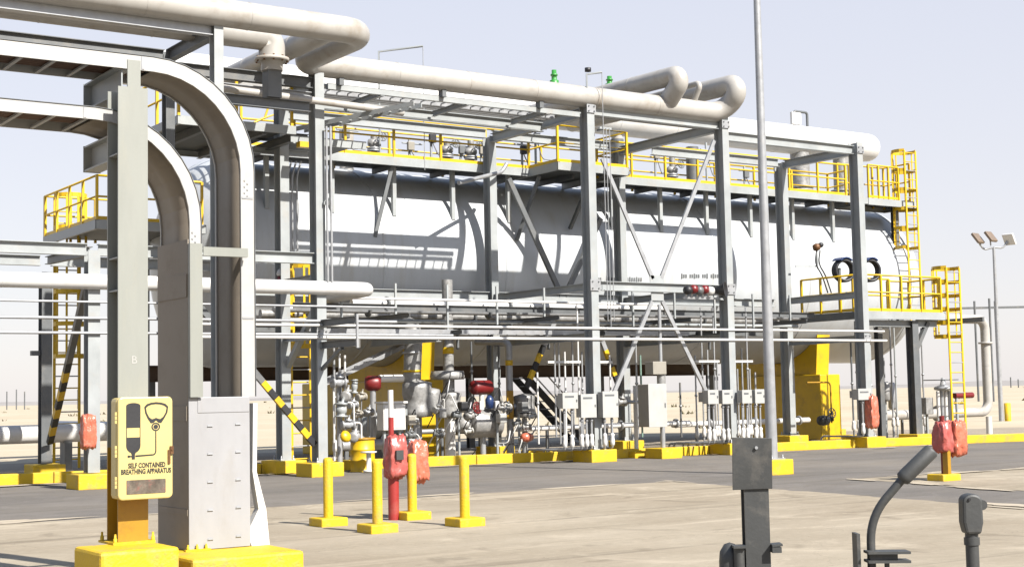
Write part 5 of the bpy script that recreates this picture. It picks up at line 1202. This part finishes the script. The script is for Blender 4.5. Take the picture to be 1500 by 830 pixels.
# post A brackets reaching towards the viewer, with cable ladder
for z, L in ((PY(480, 474, YF).z, 1.9), (PY(480, 506, YF).z, 1.9)):
    MB().ibeam((XA, YF - 0.19, z), (XA, YF - L, z), 0.16, 0.12, 0.012).build('arm', steeld, rack)
MB().bar((XA, YF - 1.2, PY(480, 506, YF).z - 0.1), (XA, YF - 0.19, PY(480, 540, YF).z), 0.08).build('knee_brace', steeld, rack)
MB().bar((XA, YF - 1.92, PY(480, 506, YF).z - 0.12), (XA, YF - 1.92, PY(480, 474, YF).z + 0.12), 0.05).build('arm_end', galv, rack)
def ladder_tray(label, p0, p1, w, m=galv):
    p0 = V(p0); p1 = V(p1); d = (p1 - p0); n = int(d.length / 0.3); sd = d.normalized().cross(V((0, 0, 1))).normalized() * (w / 2)
    t = T('cable_ladder', label, 'cable tray', p0)
    for s in (-1, 1): MB().bar(p0 + sd * s, p1 + sd * s, 0.03, 0.11).build('side_rail', m, t)
    for k in range(1, n): q = p0 + d * (k / n); MB().bar(q - sd * 0.96, q + sd * 0.96, 0.03, 0.025).build('rung', m, t)
    return t
ladder_tray('silver cable ladder sloping down to the left across the left saddle pier', PY(606, 498, 35.2), PY(470, 562, 35.2), 0.5)
ladder_tray('upper grey cable ladder reaching towards the viewer below the slim cream pipe', PY(612, 153, 29.6) , PY(440, 190, 33.0), 0.3, steel)
ladder_tray('grey cable ladder running level behind the long thin white pipes', (16.0, 32.6, PY(640, 486, 32.6).z), (28.2, 32.6, PY(640, 486, 32.6).z), 0.4, galv)
for x in (16.6, 19.2, 21.8, 24.4, 27.0): pass
# dark clutter brackets by post A at walkway height
a = PY(385, 190, 33.5)
t = T('bracket_frame', 'grey steel bracket frame with yellow guard beside the inner left rack post', 'bracket', (XA - 0.6, 33.4, a.z))
MB().ibeam((XA - 1.3, 33.5, PY(400, 200, 33.5).z), (XA + 0.9, 33.5, PY(400, 200, 33.5).z), 0.24, 0.16, 0.014).build('beam', steeld, t)
MB().ibeam((XA - 1.3, 33.5, PY(400, 222, 33.5).z), (XA + 0.9, 33.5, PY(400, 222, 33.5).z), 0.14, 0.14, 0.014).build('beam', steel, t)
MB().ibeam((XA - 0.2, 32.2, PY(400, 215, 33.5).z), (XA - 0.2, 34.6, PY(400, 215, 33.5).z), 0.2, 0.16, 0.014).build('beam', steeld, t)
MB().box((XA + 0.05, 32.2, PY(455, 216, 32.2).z), (XA + 0.4, 32.4, PY(455, 208, 32.2).z)).build('guard', yellow, t)
MB().tube([PY(372, 180, 34.0), PY(384, 174, 34.0), PY(402, 168, 34.0), PY(402, 190, 34.0)], 0.03, 8).build('guard_rail', yellow, t)
MB().tube([PY(388, 172, 34.0), PY(397, 146, 34.0)], 0.03, 8).build('guard_rail', yellow, t)
# vertical conduits beside inner left post
for k, (px_, lab) in enumerate(((418, 'thin upright conduit left of the inner left post, first of four'), (424, 'thin upright conduit left of the inner left post, second of four'), (431, 'thin upright conduit left of the inner left post, third of four'), (438, 'thin upright conduit left of the inner left post, fourth of four'))):
    a = PY(px_, 250, 33.9); b = PY(px_ - 2, 385, 33.9); t = T('conduit', lab, 'conduit', (b.x, b.y, b.z), 'upright conduits by the inner left post')
    MB().tube([b, (b.x, a.y, a.z - 0.15), (b.x + 0.12, a.y, a.z + 0.25)], 0.026, 8, bend=0.15).build('run', galv, t)
for px_, lab in ((478, 'slim silver conduit clamped up the left front rack post, nearest to its edge'), (484, 'slim silver conduit just right of the left front rack post')):
    a = PY(px_, 185, 30.9); b = PY(px_, 415, 30.9); t = T('conduit', lab, 'conduit', (b.x, b.y, b.z)); MB().tube([(a.x, 30.9, b.z), (a.x, 30.9, a.z)], 0.03, 8).build('run', galv, t)
    MB().box((a.x - 0.06, 30.93, (a.z + b.z) / 2), (a.x + 0.06, 31.0, (a.z + b.z) / 2 + 0.08)).build('clamp', steel, t)
# ladder behind post A
yq = 34.9; xq = PY(441, 560, yq).x
ladder('amber caged ladder behind the left front rack post, climbing to mid rack height', xq, yq, 0.02, PY(441, 388, yq).z, PY(441, 508, yq).z, PY(441, 392, yq).z, 0.55, -1, 4)
c = PY(413, 404, 33.2); t = T('beacon', 'small beacon with white cap and red base beside the amber ladder', 'beacon', c - V((0, 0, 0.3)))
MB().lathe([(0.12, 0), (0.12, 0.1), (0.08, 0.12)], c - V((0, 0, 0.13)), n=14).build('base', dred, t); MB().lathe([(0.12, 0), (0.14, 0.06), (0.1, 0.16), (0, 0.2)], c, n=14).build('cap', white, t); MB().bar(c - V((0, 0, 0.8)), c - V((0, 0, 0.135)), 0.05).build('stem', steel, t)
# relief valves and small things above the walkway and header
for px_, y0, y1, lab in ((812, 125, 103, 'tall green relief valve above the pipeline, left one of two'), (893, 128, 112, 'green relief valve above the pipeline beside the loop, right one of two')):
    Y = 38.6; a = PY(px_, y0, Y); b = PY(px_, y1, Y); h = b.z - a.z
    t = T('relief_valve', lab, 'valve', a); MB().lathe([(0.15, 0), (0.15, h * 0.3), (0.09, h * 0.36), (0.09, h * 0.6), (0.12, h * 0.62), (0.12, h * 0.72), (0.08, h * 0.76), (0.08, h), (0, h + 0.01)], a, n=16).build('body', green, t)
    MB().tube([(a.x, Y, 11.1), a], 0.1, 12).build('neck', galv, t)
for px_, y0, lab, hgt in ((548, 232, 'grey valve assembly on the walkway, leftmost', 0.85), (655, 236, 'grey valve assembly on the walkway behind the second rail bay', 0.9), (690, 238, 'broad jacketed valve on the walkway left of the middle back post', 1.0), (985, 258, 'grey valve assembly on the walkway right of the loop', 1.2), (905, 252, 'tall dark nozzle on the walkway under the pipe loop', 1.5), (1015, 262, 'tall grey nozzle on the walkway right of the middle bay', 1.5)):
    Y = 37.7; x = PY(px_, y0, Y).x; t = T('walkway_valve', lab, 'valve', (x, Y, ZD))
    MB().tube([(x, Y, ZD), (x, Y, ZD + hgt)], 0.10 if hgt < 1.4 else 0.22, 14).build('stem', clad if hgt < 1.4 else steeld, t)
    mb = MB(); flange(mb, (x, Y, ZD + 0.45), (0, 0, 1), 0.2); mb.build('flange', galv, t)
    if hgt < 1.4:
        MB().lathe([(0, -0.2), (0.11, -0.16), (0.14, 0), (0.11, 0.16), (0, 0.2)], (x, Y, ZD + 0.65), (1, 0, 0), 14).build('valve_body', clad, t); handwheel((x + 0.1, Y - 0.35, ZD + 0.8), (0, -1, 0.1), 0.13, t, steeld); MB().tube([(x + 0.1, Y - 0.35, ZD + 0.8), (x + 0.1, Y, ZD + 0.8)], 0.025, 6).build('spindle', steel, t)
MB()
# davits with chains
a = PY(555, 96, 37.0); t = T('davit', 'thin grey davit arm with a hanging line above the left part of the header', 'davit', (a.x, 37.0, ZD)); b = PY(555, 76, 37.0); c = PY(599, 63, 37.0)
MB().tube([(a.x, 37.0, ZD), (a.x, 37.0, b.z), (c.x, 36.2, b.z + 0.12)], 0.035, 8).build('arm', steel, t); MB().tube([(c.x, 36.2, b.z + 0.12), (c.x, 36.2, ZD - 0.3)], 0.012, 6).build('line', galv, t)
a = PY(858, 150, 31.0); c = PY(875, 108, 31.0); t = T('davit', 'small davit with pull chains hanging down in front of the middle rack post', 'davit', (a.x, 31.0, 9.6))
MB().tube([(a.x + 0.05, 31.0, 9.6), (a.x + 0.05, 31.0, c.z - 0.06), (c.x, 30.8, c.z)], 0.03, 8).build('arm', steel, t); MB().lathe([(0.0, 0), (0.09, 0.02), (0.09, 0.12), (0, 0.14)], (a.x + 0.1, 31.0, c.z), (0, 0, 1), 10).build('pulley', black, t)
for dx, yb_ in ((0.0, 470), (0.10, 480), (0.21, 470)): MB().tube([(c.x + dx, 30.8, c.z if dx == 0 else 8.9), (c.x + dx, 30.8, PY(875, yb_, 30.8).z)], 0.011, 6).build('chain', galv, t)
MB().bar((c.x - 0.1, 30.85, 8.9), (c.x + 0.3, 30.85, 8.9), 0.06).build('chain_guide', steel, t)
MB().bar((c.x + 0.1, 30.85, 8.9), (c.x + 0.1, YF - 0.02, 8.9), 0.05).build('chain_guide', steel, t)
# blocks and valves by the right pier
for px_, y, w_, h_, lab in ((1228, 642, 0.42, 0.34, 'yellow block at the foot of the right saddle pier'), (1252, 646, 0.2, 0.22, 'tiny yellow block left of the rightmost front footing'), (778, 668, 0.22, 0.18, 'tiny yellow block among the conduits left of the middle footing'), (806, 668, 0.24, 0.18, 'small yellow block touching the left side of the middle footing')):
    p = PZ(px_, y, 0.0); o = MB().box((p.x - w_, p.y, 0), (p.x + w_, p.y + 2 * w_, h_)).build('concrete_block', yconc, None, bevel=0.015, origin=(p.x, p.y + w_, 0)); tag(o, lab, 'concrete block')
x = PY(1168, 600, 36.2).x
t = T('dark_valve', 'black hand valve on the low pipe in front of the right saddle pier', 'valve', (x, 35.0, 0.2)); MB().lathe([(0, -0.2), (0.15, -0.18), (0.18, 0), (0.15, 0.18), (0, 0.2)], (x, 35.0, 0.75), (1, 0, 0), 14).build('body', black, t); handwheel((x, 34.6, 1.0), (0, -1, 0.2), 0.16, t, black); MB().tube([(x, 34.6, 1.0), (x, 35.0, 0.8)], 0.03, 8).build('spindle', steeld, t)
a = PY(1182, 560, 36.6); b = PY(1216, 552, 36.6); t = T('sample_line', 'thin amber sampling line with hook across the right saddle pier', 'pipe', (a.x, 36.6, 0.3)); MB().tube([a, (b.x, 36.6, a.z), (b.x, 36.6, 0.6)], 0.03, 8, bend=0.15).build('run', ycol, t); MB().lathe([(0, -0.1), (0.08, -0.08), (0.08, 0.08), (0, 0.1)], (b.x, 36.6, 0.75), n=10).build('valve', black, t)
# instruments right of the rack
for px_, Y, y0, y1, m, lab in ((1297, 34.4, 558, 588, clad, 'grey pot shaped instrument on a pole right of the rightmost rack post'), (1308, 36.5, 560, 600, galv, 'silver instrument pole behind the pot shaped one')):
    a = PY(px_, y1, Y); b = PY(px_, y0, Y); t = T('instrument_pole', lab, 'instrument', (a.x, Y, 0)); MB().tube([(a.x, Y, 0), (a.x, Y, a.z)], 0.045, 10).build('pole', steel, t)
    MB().lathe([(0, 0), (0.12, 0.02), (0.16, 0.1), (0.16, b.z - a.z - 0.1), (0.1, b.z - a.z), (0, b.z - a.z + 0.02)], a, n=14).build('pot', m, t); MB().tube([(a.x, Y, b.z), (a.x, Y, b.z + 0.8)], 0.03, 8).build('stem', galv, t)
Yq = 32.3; xq = PY(1383, 600, Yq).x
t = T('gate_valve', 'large grey gate valve with a wide handwheel behind the orange wrapped call post', 'valve', (xq, Yq, 0))
for dx in (-0.28, -0.09, 0.1, 0.28): MB().tube([(xq + dx, Yq, 0.0), (xq + dx, Yq, PY(1383, 572, Yq).z)], 0.06, 12).build('yoke_leg', white if dx in (-0.28, 0.1) else galv, t)
handwheel((xq - 0.1, Yq, PY(1383, 556, Yq).z), (0, 0, 1), 0.55, t, steeld); MB().lathe([(0.14, 0), (0.3, 0.04), (0.3, 0.12), (0.1, 0.2), (0.06, 0.42), (0, 0.43)], (xq, Yq, PY(1383, 572, Yq).z), n=16).build('bonnet', galv, t)
MB().box((xq - 0.75, Yq + 0.1, 0.9), (xq - 0.4, Yq + 0.4, 1.45)).build('side_box', clad, t, bevel=0.02); MB().bar((xq - 0.57, Yq + 0.25, 0), (xq - 0.57, Yq + 0.25, 0.9), 0.07).build('side_leg', steel, t)
a = PY(1398, 579, Yq + 0.4); b = PY(1424, 579, Yq + 0.4); MB().tube([a, (b.x, a.y, a.z)], 0.1, 12).build('actuator', dred, t); MB().tube([(a.x + 0.1, a.y, 0), (a.x + 0.1, a.y, a.z)], 0.05, 8).build('actuator_leg', steel, t)
# dark stair and long dark beam beyond the vessel
xs2 = PY(768, 548, 43.5).x; z0 = PY(768, 548, 43.5).z
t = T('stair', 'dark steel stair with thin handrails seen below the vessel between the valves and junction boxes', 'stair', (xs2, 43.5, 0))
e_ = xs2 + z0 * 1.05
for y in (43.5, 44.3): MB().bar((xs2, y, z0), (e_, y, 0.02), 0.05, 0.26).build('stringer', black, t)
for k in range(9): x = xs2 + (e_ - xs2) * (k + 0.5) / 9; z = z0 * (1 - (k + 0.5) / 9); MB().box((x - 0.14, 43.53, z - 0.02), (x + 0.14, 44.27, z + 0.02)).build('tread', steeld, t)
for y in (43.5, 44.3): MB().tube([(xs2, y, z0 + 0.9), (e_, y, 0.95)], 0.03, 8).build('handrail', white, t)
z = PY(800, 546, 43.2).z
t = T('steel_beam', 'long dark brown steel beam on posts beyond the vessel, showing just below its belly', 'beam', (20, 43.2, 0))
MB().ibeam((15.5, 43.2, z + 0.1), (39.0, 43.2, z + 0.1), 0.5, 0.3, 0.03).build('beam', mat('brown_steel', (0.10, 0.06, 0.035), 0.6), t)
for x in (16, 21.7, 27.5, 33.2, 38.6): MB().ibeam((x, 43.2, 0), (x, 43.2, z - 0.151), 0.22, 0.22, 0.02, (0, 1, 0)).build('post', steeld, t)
# ------------------------------------------------------------------ FAR THINGS
fp = PZ(1467, 617, 0.0)
t = T('floodlight_mast', 'floodlight mast with two brown backed lamps and one white lamp beyond the right ladder', 'light mast', (fp.x, fp.y, 0))
Yf = fp.y; mt = PY(1459, 362, Yf); sc_ = (mt - CAM).dot(fw) / F
MB().tube([(fp.x, Yf, 0.0), (fp.x, Yf, mt.z)], 0.12, 12, r1=0.07).build('shaft', galv, t)
MB().lathe([(0.16, 0), (0.16, 0.9), (0, 0.92)], (fp.x + 0.25, Yf - 0.2, 0), n=14).build('base', yconc, t)
def off(dx, dz): return V((fp.x, Yf, mt.z)) + side * (dx * sc_) + V((0, 0, dz * sc_))
MB().tube([off(-20, 6), off(-15, -4), off(0, 0), off(14, -2), off(20, 8)], 0.05, 8, bend=0.3).build('crossarm', galv, t)
for dx, dz, mm in ((-24, 12, lampm), (-5, 14, lampm), (24, 12, white)):
    c = off(dx, dz); ax = (side * (0.5 if dx < 10 else -0.6) + away * -0.55 + V((0, 0, 0.55 if dx < 10 else -0.5))).normalized()
    u2 = ax.cross(V((0, 0, 1))).normalized(); v2 = u2.cross(ax)
    hd_ = MB(); hw = 8.5 * sc_; hl = 9 * sc_
    hd_.poly([c + u2 * (a_ * hw) + v2 * (b_ * hl) for a_, b_ in ((-1, -1), (1, -1), (1, 1), (-1, 1))], ax, 0.14); lh = hd_.build('lamp_head', mm, t, bevel=0.03)
    MB().bar(c, off(dx * 0.8, 2), 0.05).build('lamp_bracket', galv, t)
def farpole(px_, ytop, ybase, d, lab, r=0.12, group='thin poles on the desert horizon', cross=0.0):
    g0 = PZ(px_, ybase, 0.0); Dd = (g0 - CAM).dot(fw)
    if Dd > 260 or Dd < 0: g0 = CAM + ray(px_, ybase) * 240; g0.z = 0
    top = (CAM + ray(px_, ytop) * ((g0 - CAM).dot(fw))).z
    t = T('utility_pole', lab, 'pole', (g0.x, g0.y, 0), group)
    MB().tube([(g0.x, g0.y, -0.3), (g0.x, g0.y, top)], r, 8).build('pole', steeld, t)
    if cross: MB().bar(V((g0.x, g0.y, top - 0.6)) - side * cross, V((g0.x, g0.y, top - 0.6)) + side * cross, 0.2).build('crossarm', steeld, t)
    return t
farpole(1456, 436, 596, 0, 'tall dark pole just left of the floodlight mast', 0.09, None)
farpole(1434, 440, 596, 0, 'tall dark pole behind the drain pipe at the right', 0.09, None)
farpole(1464, 440, 592, 0, 'tall dark pole with long crossarm right behind the floodlight mast', 0.10, None, 3.2)
for px_, yt in ((10, 573), (36, 573), (24, 570), (114, 570), (1352, 548), (1481, 552), (1492, 555)):
    farpole(px_, yt, 594 if px_ < 700 else 568, 0, 'tiny dark pole far off on the desert horizon', 0.10)
o = MB()
# scrub tufts scattered on the sand
sm = mat('dry_scrub', (0.20, 0.17, 0.09), 0.9, 0, 0.3, 5, 0); r5 = random.Random(11); mb = MB()
for i in range(260):
    d = r5.uniform(60, 320); a = yawX + r5.uniform(-0.42, 0.42); x, y = d * math.cos(a), d * math.sin(a)
    if y < 52: continue
    s_ = r5.uniform(0.15, 0.5)
    for k in range(7):
        q = r5.uniform(0, 6.28); p = V((x + r5.uniform(-s_, s_), y + r5.uniform(-s_, s_), dune(x, y))); e = p + V((math.cos(q) * s_ * 0.6, math.sin(q) * s_ * 0.6, s_ * r5.uniform(0.4, 0.9)))
        w_ = V((math.sin(q), -math.cos(q), 0)) * s_ * 0.25; mb.add([p - w_, p + w_, e], [(0, 1, 2)])
o = mb.build('scrub', sm); o['kind'] = 'stuff'

# cable ladder added to stripe the vessel with shade; conduits read from shadow stripes
ladder_tray('galvanised cable ladder added on the rack top to cast shade on the vessel', (16.2, 32.1, 9.42), (23.5, 32.1, 9.42), 0.5, galv)
for k, (y, r, lab) in enumerate(((31.75, 0.05, 'slim conduit along the rack top, nearest behind the cream pipeline'), (32.55, 0.06, 'slim conduit along the rack top behind the cable ladder'), (32.8, 0.04, 'thinnest conduit along the rack top, deepest behind the cable ladder'))):
    pipe('rack_conduit', lab, [(16.0, y, 9.42), (28.3 if k == 0 else 23.5, y, 9.42)], r, galv, 0, 0, 'conduit', 8)
for x in (17.5, 20.0, 22.5): MB().ibeam((x, 31.25, 9.28), (x, 33.0, 9.28), 0.14, 0.1, 0.012).build('cross_arm', steel, rack)
MB().bar((16.0, 31.3, 9.30), (XC - 0.15, 31.3, 9.30), 0.12, 0.14).build('beam', steel, rack)

# thin instrument posts along the walkway
ri = random.Random(4)
names = ['first', 'second', 'third', 'fourth', 'fifth', 'sixth', 'seventh', 'eighth', 'ninth', 'tenth', 'eleventh']
for k, px_ in enumerate((505, 600, 632, 675, 705, 765, 785, 960, 1035, 1090, 1135)):
    Y = 37.4 + 0.5 * (k % 2); x = PY(px_, 245, Y).x; h = ri.uniform(0.8, 1.9)
    t = T('instrument_post', 'thin grey instrument post on the walkway, %s from the left' % names[k], 'instrument', (x, Y, ZD), 'thin instrument posts along the walkway')
    MB().tube([(x, Y, ZD), (x, Y, ZD + h)], 0.04, 8).build('post', steel, t)
    MB().box((x - 0.12, Y - 0.16, ZD + h * 0.6), (x + 0.1, Y - 0.045, ZD + h * 0.6 + 0.26)).build('transmitter', (steeld, boxt, black)[k % 3], t, bevel=0.02)
    MB().tube([(x, Y - 0.1, ZD + h * 0.6), (x + 0.2, Y - 0.1, ZD + h * 0.3), (x + 0.5, Y - 0.1, ZD + h * 0.3)], 0.02, 6, bend=0.1).build('tubing', galv, t)
    MB().tube([(x - 0.25, Y, ZD + h * 0.85), (x + 0.45, Y, ZD + h * 0.85)], 0.025, 6).build('crosspiece', steel, t)
# ------------------------------------------------------------------ camera, light, world
cd = bpy.data.cameras.new('camera'); cam = bpy.data.objects.new('camera', cd); COL.objects.link(cam)
cd.sensor_width = 36; cd.lens = F / 1500 * 36; cd.clip_end = 9000; cd.clip_start = 0.1
M = Matrix((RR, UU, -fw)).transposed().to_4x4(); M.translation = CAM; cam.matrix_world = M
sc.camera = cam
el = math.radians(41); sxy = V((0.2, -0.98, 0)).normalized()
S = sxy * math.cos(el) + V((0, 0, math.sin(el)))
sd = bpy.data.lights.new('sun', 'SUN'); sd.energy = 5.0; sd.angle = math.radians(0.53); sd.color = (1.0, 0.955, 0.89)
so = bpy.data.objects.new('sun', sd); COL.objects.link(so); so.rotation_euler = (-S).to_track_quat('-Z', 'Y').to_euler(); so.location = (0, 0, 30)
w = bpy.data.worlds.new('World'); sc.world = w; w.use_nodes = True
nt = w.node_tree; bg = nt.nodes['Background']; sk = nt.nodes.new('ShaderNodeTexSky'); sk.sky_type = 'NISHITA'; sk.sun_disc = False
sk.sun_elevation = el; sk.sun_rotation = math.atan2(S.x, S.y); sk.altitude = 0; sk.air_density = 1.0; sk.dust_density = 0.8; sk.ozone_density = 1.0
tc = nt.nodes.new('ShaderNodeTexCoord'); sx = nt.nodes.new('ShaderNodeSeparateXYZ'); nt.links.new(tc.outputs['Generated'], sx.inputs[0])
mr = nt.nodes.new('ShaderNodeMapRange'); mr.interpolation_type = 'SMOOTHSTEP'
mr.inputs['From Min'].default_value = 0.24; mr.inputs['From Max'].default_value = 0.62; mr.inputs['To Min'].default_value = 0.86; mr.inputs['To Max'].default_value = 0.05
nt.links.new(sx.outputs['Z'], mr.inputs['Value'])
hz = nt.nodes.new('ShaderNodeMix'); hz.data_type = 'RGBA'; nt.links.new(mr.outputs['Result'], hz.inputs['Factor'])
m2 = nt.nodes.new('ShaderNodeMapRange'); m2.inputs['From Min'].default_value = 0.0; m2.inputs['From Max'].default_value = 0.42; nt.links.new(sx.outputs['Z'], m2.inputs['Value'])
gz = nt.nodes.new('ShaderNodeMix'); gz.data_type = 'RGBA'; gz.inputs[6].default_value = (3.99, 3.78, 3.82, 1); gz.inputs[7].default_value = (3.23, 3.40, 3.99, 1)
nt.links.new(m2.outputs['Result'], gz.inputs['Factor']); nt.links.new(gz.outputs[2], hz.inputs[7])
nt.links.new(sk.outputs['Color'], hz.inputs[6]); nt.links.new(hz.outputs[2], bg.inputs['Color'])
bg.inputs['Strength'].default_value = 0.1
vs_ = sc.view_settings; vs_.view_transform = 'Standard'; vs_.look = 'None'; vs_.exposure = 1.15; vs_.gamma = 1; vs_.use_curve_mapping = False
